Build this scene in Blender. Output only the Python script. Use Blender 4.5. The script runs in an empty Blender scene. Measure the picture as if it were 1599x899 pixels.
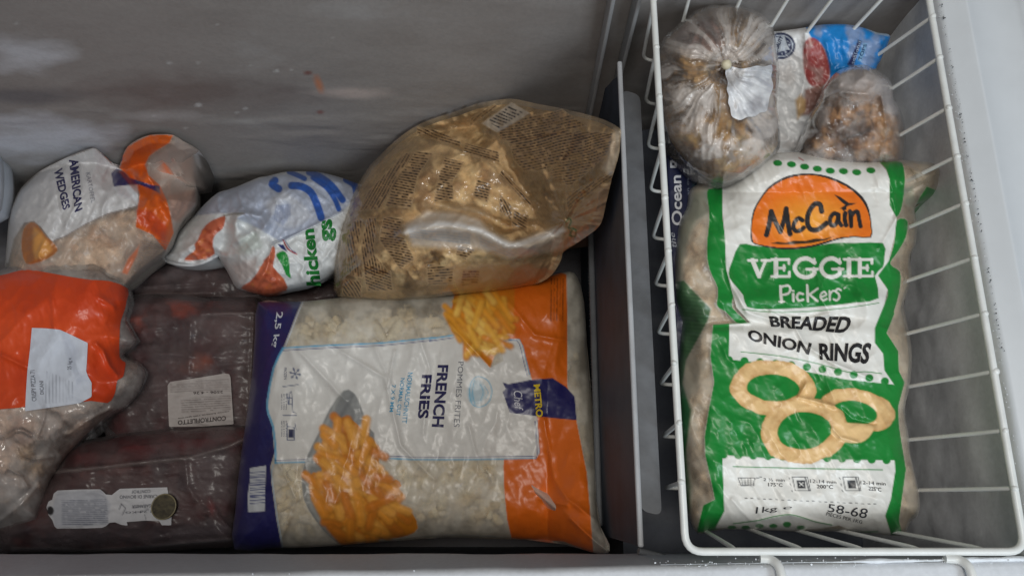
import bpy, bmesh, math, random
import numpy as np
from mathutils import Vector

random.seed(4)
RNG = np.random.default_rng(11)
C = bpy.context.scene.collection
scn = bpy.context.scene

# ------------------------------------------------------------------ camera, world, light, exposure
FOC, PW, PH, TH, CAMZ = 1200.0, 1599.0, 899.0, math.radians(16.0), 0.60
cam_d = bpy.data.cameras.new('camera')
cam_d.sensor_width = 36.0
cam_d.lens = FOC / PW * 36.0
cam_d.clip_start = 0.01
cam_d.clip_end = 50
cam = bpy.data.objects.new('camera', cam_d)
cam.location = (0, 0, CAMZ)
cam.rotation_euler = (TH, 0, 0)
C.objects.link(cam)
scn.camera = cam

world = bpy.data.worlds.new('World')
scn.world = world
world.use_nodes = True
world.node_tree.nodes['Background'].inputs[0].default_value = (0.84, 0.85, 0.89, 1)
world.node_tree.nodes['Background'].inputs[1].default_value = 0.14


def area(name, loc, target, size, power, col):
    d = bpy.data.lights.new(name, 'AREA')
    d.shape = 'RECTANGLE'
    d.size, d.size_y = size
    d.energy = power
    d.color = col
    o = bpy.data.objects.new(name, d)
    o.location = loc
    o.rotation_euler = (Vector(target) - Vector(loc)).to_track_quat('-Z', 'Y').to_euler()
    C.objects.link(o)
    return o


area('window_light', (0.95, -0.85, 1.3), (0.2, 0.1, -0.1), (0.8, 0.7), 19.0, (0.82, 0.92, 1.0))
area('room_light', (-0.05, -0.05, 1.75), (0.05, 0.15, -0.3), (0.6, 0.5), 14.5, (1.0, 0.96, 0.89))

scn.view_settings.view_transform = 'Standard'
scn.view_settings.look = 'None'
scn.view_settings.gamma = 1.0
scn.view_settings.exposure = 0.0
scn.render.engine = 'CYCLES'
cy = scn.cycles
cy.max_bounces = 8
cy.diffuse_bounces = 3
cy.glossy_bounces = 3
cy.transmission_bounces = 4
cy.transparent_max_bounces = 16
cy.use_denoising = True
cy.sample_clamp_indirect = 4.0


# ------------------------------------------------------------------ geometry of the place
def ray(x, y):
    u = (np.asarray(x, float) - PW / 2) / FOC
    v = (np.asarray(y, float) - PH / 2) / FOC
    s, c = math.sin(TH), math.cos(TH)
    return u, s - v * c, -c - v * s


def at(x, y, z):
    """the point of height z that the photograph shows at (x, y)"""
    a, b, c = ray(x, y)
    t = (np.asarray(z, float) - CAMZ) / c
    return np.stack([a * t, b * t, CAMZ + c * t], -1)


def project(V):
    x, y, z = V[:, 0], V[:, 1], V[:, 2] - CAMZ
    s, c = math.sin(TH), math.cos(TH)
    dep = y * s - z * c
    up = y * c + z * s
    return np.stack([PW / 2 + FOC * x / dep, PH / 2 - FOC * up / dep], 1)


def lin(c):
    c = np.asarray(c, float) / 255.0
    return np.where(c <= 0.04045, c / 12.92, ((c + 0.055) / 1.055) ** 2.4)


# ------------------------------------------------------------------ noise
TAB = RNG.random((256, 256))


def vnoise(x, y, seed=0):
    x = np.asarray(x, float) + seed * 17.31
    y = np.asarray(y, float) + seed * 7.77
    xi, yi = np.floor(x).astype(int), np.floor(y).astype(int)
    fx, fy = x - xi, y - yi
    fx, fy = fx * fx * (3 - 2 * fx), fy * fy * (3 - 2 * fy)
    g = lambda i, j: TAB[i % 256, j % 256]
    return (g(xi, yi) * (1 - fx) + g(xi + 1, yi) * fx) * (1 - fy) + (g(xi, yi + 1) * (1 - fx) + g(xi + 1, yi + 1) * fx) * fy


def fbm(x, y, seed=0, octv=4, ridged=False):
    s, a, t = 0, 1.0, 0
    for k in range(octv):
        n = vnoise(x * 2 ** k, y * 2 ** k, seed + k * 3)
        if ridged == 'c':
            n = 1 - np.abs(2 * n - 1)
        elif ridged:
            n = (1 - np.abs(2 * n - 1)) ** 2
        s = s + n * a
        t += a
        a *= 0.5
    return s / t


# ------------------------------------------------------------------ 2D distance helpers
def seg_dist(P, pts, closed):
    A = np.asarray(pts, float)
    B = np.roll(A, -1, 0) if closed else A[1:]
    if not closed:
        A = A[:-1]
    best = np.full(len(P), 1e9)
    near = np.zeros_like(P)
    for a, b in zip(A, B):
        d = b - a
        L = float(d @ d) or 1e-9
        t = np.clip(((P - a) @ d) / L, 0, 1)
        q = a + t[:, None] * d
        e = np.hypot(P[:, 0] - q[:, 0], P[:, 1] - q[:, 1])
        m = e < best
        best = np.where(m, e, best)
        near[m] = q[m]
    return best, near


def inside(P, poly):
    A = np.asarray(poly, float)
    B = np.roll(A, -1, 0)
    r = np.zeros(len(P), bool)
    for a, b in zip(A, B):
        if a[1] == b[1]:
            continue
        c = (a[1] > P[:, 1]) != (b[1] > P[:, 1])
        xx = (b[0] - a[0]) * (P[:, 1] - a[1]) / (b[1] - a[1]) + a[0]
        r ^= c & (P[:, 0] < xx)
    return r


def sdf(P, poly):
    d, n = seg_dist(P, poly, True)
    return np.where(inside(P, poly), d, -d), n


def smooth(pts, k=4, closed=True):
    A = np.asarray(pts, float)
    n = len(A)
    out = []
    for i in range(n if closed else n - 1):
        if closed:
            p0, p1, p2, p3 = A[(i - 1) % n], A[i], A[(i + 1) % n], A[(i + 2) % n]
        else:
            p0, p1, p2, p3 = A[max(i - 1, 0)], A[i], A[i + 1], A[min(i + 2, n - 1)]
        for j in range(k):
            t = j / k
            out.append(0.5 * (2 * p1 + (p2 - p0) * t + (2 * p0 - 5 * p1 + 4 * p2 - p3) * t * t + (3 * p1 - p0 - 3 * p2 + p3) * t ** 3))
    if not closed:
        out.append(A[-1])
    return np.array(out)


def Z(ox, oy, s, pts):
    """points read off an enlarged crop of the photograph"""
    return [(ox + x / s, oy + y / s) for x, y in pts]


# ------------------------------------------------------------------ print layers (colour per vertex, like ink on the film)
def poly_(pts, col, a=1.0, soft=1.2, sm=0):
    return ('poly', smooth(pts, sm) if sm else np.array(pts, float), col, a, soft)


def stroke_(pts, w, col, a=1.0, soft=1.0, sm=0):
    return ('stroke', smooth(pts, sm, False) if sm else np.array(pts, float), col, a, soft, w)


def ell_(cx, cy_, rx, ry, col, a=1.0, soft=1.2, rot=0.0):
    return ('ell', (cx, cy_, rx, ry, math.radians(rot)), col, a, soft)


def lines_(pts, ang, pitch, col, a=0.85, duty=0.5, bend=0.0, seed=1):
    return ('lines', np.array(pts, float), col, a, 1.5, ang, pitch, duty, bend, seed)


def fn_(f):
    return ('fn', f)


def paint(P, base, layers):
    col = np.tile(np.array([*lin(base[:3]), base[3]], float), (len(P), 1))
    for L in layers:
        if L[0] == 'fn':
            col = L[1](P, col)
            continue
        k, g, c, a, soft = L[:5]
        c = lin(c)
        if k == 'ell':
            cx, cy_, rx, ry, ro = g
            R = max(rx, ry) + 3
            m = (abs(P[:, 0] - cx) < R) & (abs(P[:, 1] - cy_) < R)
        else:
            w = (L[5] if k == 'stroke' else 0) + soft + 1
            lo, hi = g.min(0) - w, g.max(0) + w
            m = ((P >= lo) & (P <= hi)).all(1)
        if not m.any():
            continue
        Q = P[m]
        if k == 'ell':
            X, Y = Q[:, 0] - cx, Q[:, 1] - cy_
            u, v = X * math.cos(ro) + Y * math.sin(ro), -X * math.sin(ro) + Y * math.cos(ro)
            r = np.hypot(u / rx, v / ry)
            s = (1 - r) * min(rx, ry)
        elif k == 'stroke':
            s = L[5] / 2 - seg_dist(Q, g, False)[0]
        else:
            s = sdf(Q, g)[0]
        cov = np.clip(0.5 + s / soft, 0, 1)
        if k == 'lines':
            ang, pitch, duty, bend, seed = L[5:]
            ca, sa = math.cos(math.radians(ang)), math.sin(math.radians(ang))
            u = Q[:, 0] * ca + Q[:, 1] * sa
            v = -Q[:, 0] * sa + Q[:, 1] * ca
            v = v + bend * (fbm(Q[:, 0] / 45, Q[:, 1] / 45, seed, 2) - .5) * 2
            ph = (v / pitch) % 1
            ln = np.clip((duty / 2 - np.abs(ph - .5)) * pitch / 0.9 + .5, 0, 1)
            brk = vnoise(u / 2.3, np.floor(v / pitch) * 3.7, seed)
            wrd = vnoise(u / 7.0, np.floor(v / pitch) * 5.1 + 9, seed)
            cov = cov * ln * np.clip(0.45 + brk * 1.1, 0, 1) * np.where(wrd > .18, 1, .15)
        f = (cov * a)[:, None]
        sub = col[m]
        sub[:, :3] = sub[:, :3] * (1 - f) + c * f
        sub[:, 3:] = np.maximum(sub[:, 3:], 0) * (1 - f) + f * 1.0
        col[m] = sub
    return col


# ------------------------------------------------------------------ soft surface: a sheet whose height is a field over its outline
def beside_divider(P):
    """lowest height at which the film is still left of the partition's face"""
    v = (P[:, 1] - PH / 2) / FOC
    c = math.cos(TH) + v * math.sin(TH)
    return CAMZ - np.minimum(.098 * FOC / np.maximum(P[:, 0] - PW / 2, 1), 3) * c


def before_wall(P):
    """lowest height at which the film is still in front of the back wall"""
    a, b, c = ray(P[:, 0], P[:, 1])
    return CAMZ + c * .462 / np.maximum(b, .05) + .006 * (fbm(P[:, 0] / 26, P[:, 1] / 20, 66, 3, 'c') - .6)


class Surf:
    def __init__(s, outline, z0, H, R, grad=(0, 0), noise=(), creases=(), extra=None, sm=4, wob=0.0):
        o = np.array(outline, float)
        s.out = smooth(o, sm) if sm else o
        if wob:
            n = vnoise(s.out[:, 0] / 9, s.out[:, 1] / 9, 3) - .5
            m = vnoise(s.out[:, 0] / 9, s.out[:, 1] / 9, 8) - .5
            s.out = s.out + np.stack([n, m], 1) * wob * 2
        s.z0, s.H, s.R, s.grad, s.noise, s.creases, s.extra = z0, H, R, grad, noise, creases, extra
        s.c = s.out.mean(0)

    floor = None

    def base(s, P):
        return s.z0 + s.grad[0] * (P[:, 0] - s.c[0]) / 100 + s.grad[1] * (P[:, 1] - s.c[1]) / 100

    def z(s, P, d=None):
        P = np.asarray(P, float)
        if d is None:
            d = sdf(P, s.out)[0]
        t = np.clip(d / s.R, 0, 1)
        z = s.base(P) + s.H * np.sqrt(np.clip(1 - (1 - t) ** 2, 0, 1))
        fade = np.clip(d / 10 + .15, 0, 1)
        for nz in s.noise:          # (scale x, scale y, angle, amplitude, seed, ridged)
            sx, sy, an, am, sd, rg = nz
            a = math.radians(an)
            u = P[:, 0] * math.cos(a) + P[:, 1] * math.sin(a)
            v = -P[:, 0] * math.sin(a) + P[:, 1] * math.cos(a)
            z = z + am * fade * (fbm(u / sx, v / sy, sd, 3, rg) - .45)
        for pts, w, am in s.creases:
            g = np.array(pts, float)
            m = ((P >= g.min(0) - 5 * w) & (P <= g.max(0) + 5 * w)).all(1)
            if m.any():
                e = seg_dist(P[m], g, False)[0]
                z[m] += am * np.exp(-(e / w) ** 1.5) * np.clip(d[m] / 6 + .2, 0, 1)
        if s.extra is not None:
            z = z + s.extra(P, d)
        if s.floor is not None:
            z = np.maximum(z, s.floor(P) - .012 * (1 - np.clip(d / 14, 0, 1)))
        return z

    def pos(s, P, off=0.0, d=None):
        P = np.asarray(P, float)
        return at(P[:, 0], P[:, 1], s.z(P, d) + off)


# ------------------------------------------------------------------ objects
def tag(o, label=None, cat=None, group=None, kind=None):
    if label: o['label'] = label
    if cat: o['category'] = cat
    if group: o['group'] = group
    if kind: o['kind'] = kind
    return o


def empty(name, loc, label, cat, group=None):
    o = bpy.data.objects.new(name, None)
    o.empty_display_size = 0.02
    o.location = loc
    C.objects.link(o)
    return tag(o, label, cat, group)


def root_at(name, x, y, z, label, cat, group=None):
    p = at(x, y, z)
    return empty(name, tuple(float(k) for k in p), label, cat, group)


def world_loc(o):
    v = Vector((0, 0, 0))
    while o is not None:
        v = v + Vector(o.location)
        o = o.parent
    return v


def link(name, V, F, mat, parent=None, col=None, shade=True):
    V = np.asarray(V, float)
    if parent is not None:
        V = V - np.array(world_loc(parent))
    me = bpy.data.meshes.new(name)
    if isinstance(F, np.ndarray) and F.ndim == 2:
        nf, k = F.shape
        me.vertices.add(len(V)); me.vertices.foreach_set('co', V.ravel())
        me.loops.add(nf * k); me.loops.foreach_set('vertex_index', F.ravel().astype(np.int32))
        me.polygons.add(nf)
        me.polygons.foreach_set('loop_start', np.arange(0, nf * k, k, dtype=np.int32))
        me.update(calc_edges=True)
        me.validate()
    else:
        me.from_pydata([tuple(v) for v in V], [], [tuple(int(i) for i in f) for f in F])
        me.update()
    if col is not None:
        a = me.color_attributes.new('col', 'FLOAT_COLOR', 'POINT')
        a.data.foreach_set('color', np.asarray(col, np.float32).ravel())
    if shade:
        me.polygons.foreach_set('use_smooth', np.ones(len(me.polygons), bool))
    me.materials.append(mat)
    o = bpy.data.objects.new(name, me)
    C.objects.link(o)
    o.parent = parent
    return o


def grid_in(poly, step):
    """quads of a fine grid inside the outline, the border vertices pulled on to it"""
    lo, hi = poly.min(0) - step, poly.max(0) + step
    xs, ys = np.arange(lo[0], hi[0] + step, step), np.arange(lo[1], hi[1] + step, step)
    X, Y = np.meshgrid(xs, ys)
    P = np.stack([X.ravel(), Y.ravel()], 1)
    d, near = sdf(P, poly)
    nx, ny = len(xs), len(ys)
    idx = np.arange(nx * ny).reshape(ny, nx)
    q = np.stack([idx[:-1, :-1], idx[1:, :-1], idx[1:, 1:], idx[:-1, 1:]], -1).reshape(-1, 4)
    q = q[(d[q] > -0.25 * step).all(1)]
    cnt = np.bincount(q.ravel(), minlength=nx * ny)
    brd = (cnt > 0) & (cnt < 4)
    P[brd] = near[brd]
    d[brd] = 0
    used = np.where(cnt > 0)[0]
    re = -np.ones(nx * ny, int)
    re[used] = np.arange(len(used))
    return P[used], re[q], np.maximum(d[used], 0)


def sheet(name, S, mat, parent, base, layers=(), poly=None, off=0.0, step=2.0, under=None):
    g = S.out if poly is None else np.asarray(poly, float)
    P, Q, d = grid_in(g, step)
    dd = d if poly is None else None
    V = S.pos(P, off, dd)
    col = paint(P, base, layers)
    if under:
        # the underside: rings that go down and in from the border, closed at the bottom
        o = S.out[::2]
        cen = o.mean(0)
        zb = S.z(o, np.zeros(len(o)))
        W0 = at(o[:, 0], o[:, 1], zb)
        wc = W0.mean(0)
        n = len(o)
        rings, faces = [W0], []
        for k, (sc, dz) in enumerate(((.985, .25), (.93, .6), (.8, .9), (.45, 1.0))):
            W = wc + (W0 - wc) * sc
            W[:, 2] = W0[:, 2] - under * dz
            for _ in range(3):
                q = project(W)
                W[:, 2] = np.minimum(W[:, 2], S.z(q) - .004 - .01 * dz)
            rings.append(W)
        b0 = len(V)
        Vn = np.concatenate(rings)
        for k in range(4):
            for i in range(n):
                j = (i + 1) % n
                faces.append((b0 + k * n + i, b0 + k * n + j, b0 + (k + 1) * n + j, b0 + (k + 1) * n + i))
        rc = paint(o, base, layers)
        V = np.concatenate([V, Vn])
        col = np.concatenate([col] + [rc] * 5)
        Q = np.concatenate([Q, np.array(faces)])
    # the down-looking camera wants the normals up
    Q = Q[:, ::-1] if False else Q
    return link(name, V, np.asarray(Q), mat, parent, col)


def conform(name, S, V2, F, mat, parent, off, cell=4.0):
    bm = bmesh.new()
    vs = [bm.verts.new((float(x), float(y), 0)) for x, y in V2]
    for f in F:
        try:
            bm.faces.new([vs[i] for i in f])
        except ValueError:
            pass
    A = np.array(V2, float)
    lo, hi = A.min(0), A.max(0)
    for ax in (0, 1):
        k = math.floor(lo[ax] / cell) * cell + cell
        no = (1, 0, 0) if ax == 0 else (0, 1, 0)
        while k < hi[ax]:
            co = (k, 0, 0) if ax == 0 else (0, k, 0)
            bmesh.ops.bisect_plane(bm, geom=bm.verts[:] + bm.edges[:] + bm.faces[:], plane_co=co, plane_no=no, dist=1e-5)
            k += cell
    bm.verts.ensure_lookup_table()
    P = np.array([(v.co.x, v.co.y) for v in bm.verts])
    bm.verts.index_update()
    Fo = [[v.index for v in f.verts] for f in bm.faces]
    bm.free()
    return link(name, S.pos(P, off), Fo, mat, parent)


def text_on(S, s, quad, mat, parent, off=0.0007, bold=0.0, name='lettering', cell=4.0, space=1.0, mirror=False, shear=0.0, case=None):
    """flat lettering laid on a surface; quad = start of baseline, end of baseline, top end, top start (photo positions)"""
    cu = bpy.data.curves.new('lettering_curve', 'FONT')
    cu.body = s
    cu.offset = bold
    cu.resolution_u = 3
    cu.space_character = space
    cu.shear = shear
    ob = bpy.data.objects.new('lettering_curve', cu)
    C.objects.link(ob)
    dg = bpy.context.evaluated_depsgraph_get()
    me = ob.evaluated_get(dg).to_mesh()
    A = np.array([(v.co.x, v.co.y) for v in me.vertices])
    F = [tuple(p.vertices) for p in me.polygons]
    ob.evaluated_get(dg).to_mesh_clear()
    bpy.data.objects.remove(ob)
    bpy.data.curves.remove(cu)
    lo, hi = A.min(0), A.max(0)
    u = ((A[:, 0] - lo[0]) / (hi[0] - lo[0]))[:, None]
    v = ((A[:, 1] - lo[1]) / (hi[1] - lo[1]))[:, None]
    if mirror:
        u = 1 - u
    bl, br, tr, tl = [np.array(q, float) for q in quad]
    P = (bl * (1 - u) + br * u) * (1 - v) + (tl * (1 - u) + tr * u) * v
    return conform(name, S, P, F, mat, parent, off, cell)


def tube_mesh(paths, r, seg=8):
    V, F = [], []
    for pts in paths:
        pts = [Vector(p) for p in pts]
        b0 = len(V)
        n = len(pts)
        prev = None
        for i, p in enumerate(pts):
            t = (pts[min(i + 1, n - 1)] - pts[max(i - 1, 0)]).normalized()
            if prev is None:
                a = t.orthogonal().normalized()
            else:
                a = (prev - t * prev.dot(t)).normalized()
            prev = a
            b = t.cross(a)
            for k in range(seg):
                w = 2 * math.pi * k / seg
                V.append(p + (a * math.cos(w) + b * math.sin(w)) * r)
        for i in range(n - 1):
            for k in range(seg):
                k2 = (k + 1) % seg
                F.append((b0 + i * seg + k, b0 + i * seg + k2, b0 + (i + 1) * seg + k2, b0 + (i + 1) * seg + k))
        if (pts[0] - pts[-1]).length > 1e-5:
            for e in (0, n - 1):          # end caps with vertices of their own, so the sides stay evenly shaded
                c0 = len(V)
                V += [V[b0 + e * seg + k].copy() for k in range(seg)]
                F.append(tuple(range(c0, c0 + seg))[::-1 if e == 0 else 1])
    return np.array([tuple(v) for v in V]), F


def rounded(pts, r=0.008, k=4):
    out = [Vector(pts[0])]
    for i in range(1, len(pts) - 1):
        p, a, b = Vector(pts[i]), Vector(pts[i - 1]), Vector(pts[i + 1])
        da, db = (a - p), (b - p)
        ra = min(r, da.length * .45); rb = min(r, db.length * .45)
        A, B = p + da.normalized() * ra, p + db.normalized() * rb
        for j in range(k + 1):
            t = j / k
            out.append(A * (1 - t) ** 2 + p * 2 * t * (1 - t) + B * t * t)
    out.append(Vector(pts[-1]))
    return out


def box(name, lo, hi, mat, parent=None, bev=0.002, seg=2):
    bm = bmesh.new()
    bmesh.ops.create_cube(bm, size=1)
    lo, hi = Vector(lo), Vector(hi)
    for v in bm.verts:
        v.co = Vector((lo[i] + (hi[i] - lo[i]) * (v.co[i] + .5) for i in range(3)))
    if bev:
        bmesh.ops.bevel(bm, geom=bm.edges[:], offset=bev, segments=seg, profile=.5, affect='EDGES')
    bm.verts.index_update()
    V = [tuple(v.co) for v in bm.verts]
    F = [[v.index for v in f.verts] for f in bm.faces]
    bm.free()
    return link(name, np.array(V), F, mat, parent, shade=False)


# ------------------------------------------------------------------ materials
def nodes(name):
    m = bpy.data.materials.new(name)
    m.use_nodes = True
    nt = m.node_tree
    nt.nodes.clear()
    return m, nt, nt.nodes.new, nt.links.new


def math_node(N, Lk, op, a, b=None):
    n = N('ShaderNodeMath'); n.operation = op
    for i, v in enumerate((a, b)):
        if v is None: continue
        if isinstance(v, (int, float)): n.inputs[i].default_value = v
        else: Lk(v, n.inputs[i])
    return n.outputs[0]


def add_bump(N, Lk, scale, strength, dist, detail=4, distort=0.6, ridge=False):
    tc = N('ShaderNodeTexCoord')
    nz = N('ShaderNodeTexNoise')
    nz.inputs['Scale'].default_value = scale
    nz.inputs['Detail'].default_value = detail
    nz.inputs['Roughness'].default_value = 0.45
    nz.inputs['Distortion'].default_value = distort
    Lk(tc.outputs['Object'], nz.inputs['Vector'])
    h = nz.outputs['Fac']
    if ridge:
        h = math_node(N, Lk, 'SUBTRACT', h, 0.5)
        h = math_node(N, Lk, 'ABSOLUTE', h)
        h = math_node(N, Lk, 'POWER', h, 0.6)
    b = N('ShaderNodeBump')
    b.inputs['Strength'].default_value = strength
    b.inputs['Distance'].default_value = dist
    Lk(h, b.inputs['Height'])
    return b.outputs['Normal'], nz.outputs['Fac']


def film(name, clear=0.14, rough=0.28, gloss=0.6, bump=0.35, bscale=90, frost=0.25, dist=0.0012):
    """plastic film: ink where printed (alpha of the colour), clear film with a breath of frost elsewhere"""
    m, nt, N, Lk = nodes(name)
    out = N('ShaderNodeOutputMaterial')
    at_ = N('ShaderNodeAttribute'); at_.attribute_name = 'col'
    nrm, fac = add_bump(N, Lk, bscale, bump, dist, 3, .8, False)
    p = N('ShaderNodeBsdfPrincipled')
    p.inputs['Roughness'].default_value = 0.5
    p.inputs['Specular IOR Level'].default_value = 0.3
    Lk(at_.outputs['Color'], p.inputs['Base Color'])
    Lk(nrm, p.inputs['Normal'])
    tr = N('ShaderNodeBsdfTransparent')
    lw = N('ShaderNodeLayerWeight'); lw.inputs['Blend'].default_value = 0.35
    Lk(nrm, lw.inputs['Normal'])
    n2 = N('ShaderNodeTexNoise'); n2.inputs['Scale'].default_value = 28; n2.inputs['Detail'].default_value = 6
    tc = N('ShaderNodeTexCoord'); Lk(tc.outputs['Object'], n2.inputs['Vector'])
    fr = math_node(N, Lk, 'MULTIPLY', math_node(N, Lk, 'MAXIMUM', math_node(N, Lk, 'SUBTRACT', n2.outputs['Fac'], 0.42), 0.0), frost * 5)
    cl = math_node(N, Lk, 'ADD', math_node(N, Lk, 'MULTIPLY', math_node(N, Lk, 'POWER', lw.outputs['Facing'], 2.0), 0.4), clear)
    cl = math_node(N, Lk, 'MINIMUM', math_node(N, Lk, 'ADD', cl, fr), 0.9)
    inv = math_node(N, Lk, 'SUBTRACT', 1.0, at_.outputs['Alpha'])
    f = math_node(N, Lk, 'ADD', at_.outputs['Alpha'], math_node(N, Lk, 'MULTIPLY', inv, cl))
    mx = N('ShaderNodeMixShader')
    Lk(f, mx.inputs[0]); Lk(tr.outputs[0], mx.inputs[1]); Lk(p.outputs[0], mx.inputs[2])
    gl = N('ShaderNodeBsdfGlossy'); gl.inputs['Roughness'].default_value = rough
    gl.inputs['Color'].default_value = (1, 1, 1, 1)
    Lk(nrm, gl.inputs['Normal'])
    fz = N('ShaderNodeFresnel'); fz.inputs['IOR'].default_value = 1.45
    Lk(nrm, fz.inputs['Normal'])
    m2 = N('ShaderNodeMixShader')
    Lk(math_node(N, Lk, 'MULTIPLY', fz.outputs[0], gloss), m2.inputs[0])
    Lk(mx.outputs[0], m2.inputs[1]); Lk(gl.outputs[0], m2.inputs[2])
    Lk(m2.outputs[0], out.inputs[0])
    return m


def attr_mat(name, rough=0.7, bump=0.4, bscale=120, dist=0.001, spec=0.3, mottle=0.25):
    m, nt, N, Lk = nodes(name)
    out = N('ShaderNodeOutputMaterial')
    at_ = N('ShaderNodeAttribute'); at_.attribute_name = 'col'
    nrm, fac = add_bump(N, Lk, bscale, bump, dist, 6, 0.4)
    p = N('ShaderNodeBsdfPrincipled')
    p.inputs['Roughness'].default_value = rough
    p.inputs['Specular IOR Level'].default_value = spec
    mix = N('ShaderNodeMix'); mix.data_type = 'RGBA'; mix.blend_type = 'MULTIPLY'
    mix.inputs[0].default_value = mottle
    ra = N('ShaderNodeValToRGB')
    ra.color_ramp.elements[0].position = 0.3; ra.color_ramp.elements[0].color = (.35, .35, .35, 1)
    ra.color_ramp.elements[1].position = 0.65; ra.color_ramp.elements[1].color = (1.25, 1.25, 1.25, 1)
    Lk(fac, ra.inputs[0])
    Lk(at_.outputs['Color'], mix.inputs[6]); Lk(ra.outputs[0], mix.inputs[7])
    Lk(mix.outputs[2], p.inputs['Base Color'])
    Lk(nrm, p.inputs['Normal']); Lk(p.outputs[0], out.inputs[0])
    return m


def plain(name, col, rough=0.5, bump=0.15, bscale=200, dist=0.0005, mottle=0.1, mscale=12, spec=0.4, col2=None):
    m, nt, N, Lk = nodes(name)
    out = N('ShaderNodeOutputMaterial')
    p = N('ShaderNodeBsdfPrincipled')
    p.inputs['Roughness'].default_value = rough
    p.inputs['Specular IOR Level'].default_value = spec
    nrm, fac = add_bump(N, Lk, bscale, bump, dist, 4, 0.2)
    Lk(nrm, p.inputs['Normal'])
    n2 = N('ShaderNodeTexNoise'); n2.inputs['Scale'].default_value = mscale; n2.inputs['Detail'].default_value = 7
    n2.inputs['Roughness'].default_value = 0.62
    tc = N('ShaderNodeTexCoord'); Lk(tc.outputs['Object'], n2.inputs['Vector'])
    ra = N('ShaderNodeValToRGB')
    c = lin(col)
    d = lin(col2) if col2 else c * (1 - mottle * 2)
    ra.color_ramp.elements[0].position = 0.35; ra.color_ramp.elements[0].color = (*d, 1)
    ra.color_ramp.elements[1].position = 0.62; ra.color_ramp.elements[1].color = (*c, 1)
    Lk(n2.outputs['Fac'], ra.inputs[0]); Lk(ra.outputs[0], p.inputs['Base Color'])
    Lk(p.outputs[0], out.inputs[0])
    return m


INK = {}


def ink(col):
    if col not in INK:
        INK[col] = plain('ink_%02x%02x%02x' % col, col, 0.42, 0.3, 90, 0.0008, 0.06, 60)
    return INK[col]


FILM = film('printed_film', 0.05, 0.32, 0.7, 0.14, 24, 0.08, 0.0012)
CLEAR = film('clear_film', 0.02, 0.13, 1.0, 0.4, 36, 0.06, 0.002)
VAC = film('vacuum_film', 0.10, 0.30, 0.6, 0.45, 45, 0.22, 0.0018)
FOOD = attr_mat('frozen_food', 0.75, 0.6, 130, 0.0018, 0.25, 0.45)
MEAT = attr_mat('frozen_meat', 0.55, 0.5, 60, 0.002, 0.4, 0.5)
PAPER = attr_mat('paper_label', 0.6, 0.25, 70, 0.001, 0.25, 0.1)

# ------------------------------------------------------------------ the freezer
LINER = attr_mat('freezer_liner', 0.55, 0.3, 220, 0.0005, 0.35, 0.1)
LEDGE = plain('freezer_ledge', (206, 210, 214), 0.42, 0.12, 90, 0.0006, 0.04, 9)
DIVIDER = plain('divider_plastic', (94, 96, 100), 0.5, 0.35, 90, 0.0008, 0.2, 22)
WIRE = plain('white_coated_wire', (222, 224, 222), 0.35, 0.1, 300, 0.0003, 0.05, 60, 0.5)
ICE = plain('frost', (225, 230, 236), 0.6, 0.6, 300, 0.001, 0.05, 90, 0.5)

fz = empty('chest_freezer', (0, 0.2, -0.64), 'open white chest freezer with a frosted scratched inner liner', 'freezer')


def wall_grid(name, o, du, dv, nu, nv, base, layers, disp, nrm):
    u, v = np.meshgrid(np.linspace(0, 1, nu), np.linspace(0, 1, nv))
    V = np.array(o) + u.reshape(-1, 1) * np.array(du) + v.reshape(-1, 1) * np.array(dv)
    P = project(V)
    col = paint(P, base, layers)
    V = V + np.array(nrm) * disp(V, P)[:, None]
    idx = np.arange(nu * nv).reshape(nv, nu)
    q = np.stack([idx[:-1, :-1], idx[:-1, 1:], idx[1:, 1:], idx[1:, :-1]], -1).reshape(-1, 4)
    return link(name, V, q, LINER, fz, col)


def grime(seed, k=0.5, tint=(96, 84, 78)):
    def f(P, col):
        n = fbm(P[:, 0] / 170, P[:, 1] / 38, seed, 5)
        m = fbm(P[:, 0] / 40, P[:, 1] / 22, seed + 4, 4)
        w = np.clip((n - .45) * 4, 0, 1) * k * (.5 + m)
        w = np.clip(w, 0, .9)[:, None]
        col[:, :3] = col[:, :3] * (1 - w) + lin(tint) * w
        fr = np.clip((fbm(P[:, 0] / 120, P[:, 1] / 30, seed + 9, 5) - .6) * 5, 0, 1)[:, None] * .15
        col[:, :3] = col[:, :3] * (1 - fr) + lin((205, 208, 212)) * fr
        return col
    return fn_(f)


def soft_patch(cx, cy_, rx, ry, c, a, seed):
    def f(P, col):
        n = fbm(P[:, 0] / 60, P[:, 1] / 18, seed, 4) - .5
        r = np.hypot((P[:, 0] - cx) / rx, (P[:, 1] - cy_) / ry) + n * .9
        w = (np.clip((1 - r) * 1.4, 0, 1) * a)[:, None]
        col[:, :3] = col[:, :3] * (1 - w) + lin(c) * w
        return col
    return fn_(f)


def back_disp(V, P):
    d = (fbm(V[:, 0] * 9, V[:, 2] * 11, 5, 4) - .5) * .005
    ice = np.clip((fbm(V[:, 0] * 7, V[:, 2] * 20 + 2, 9, 4) - .55) * 4, 0, 1) * np.clip((P[:, 1] - 120) / 60, 0, 1)
    return d * .6 + ice * .002


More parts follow.
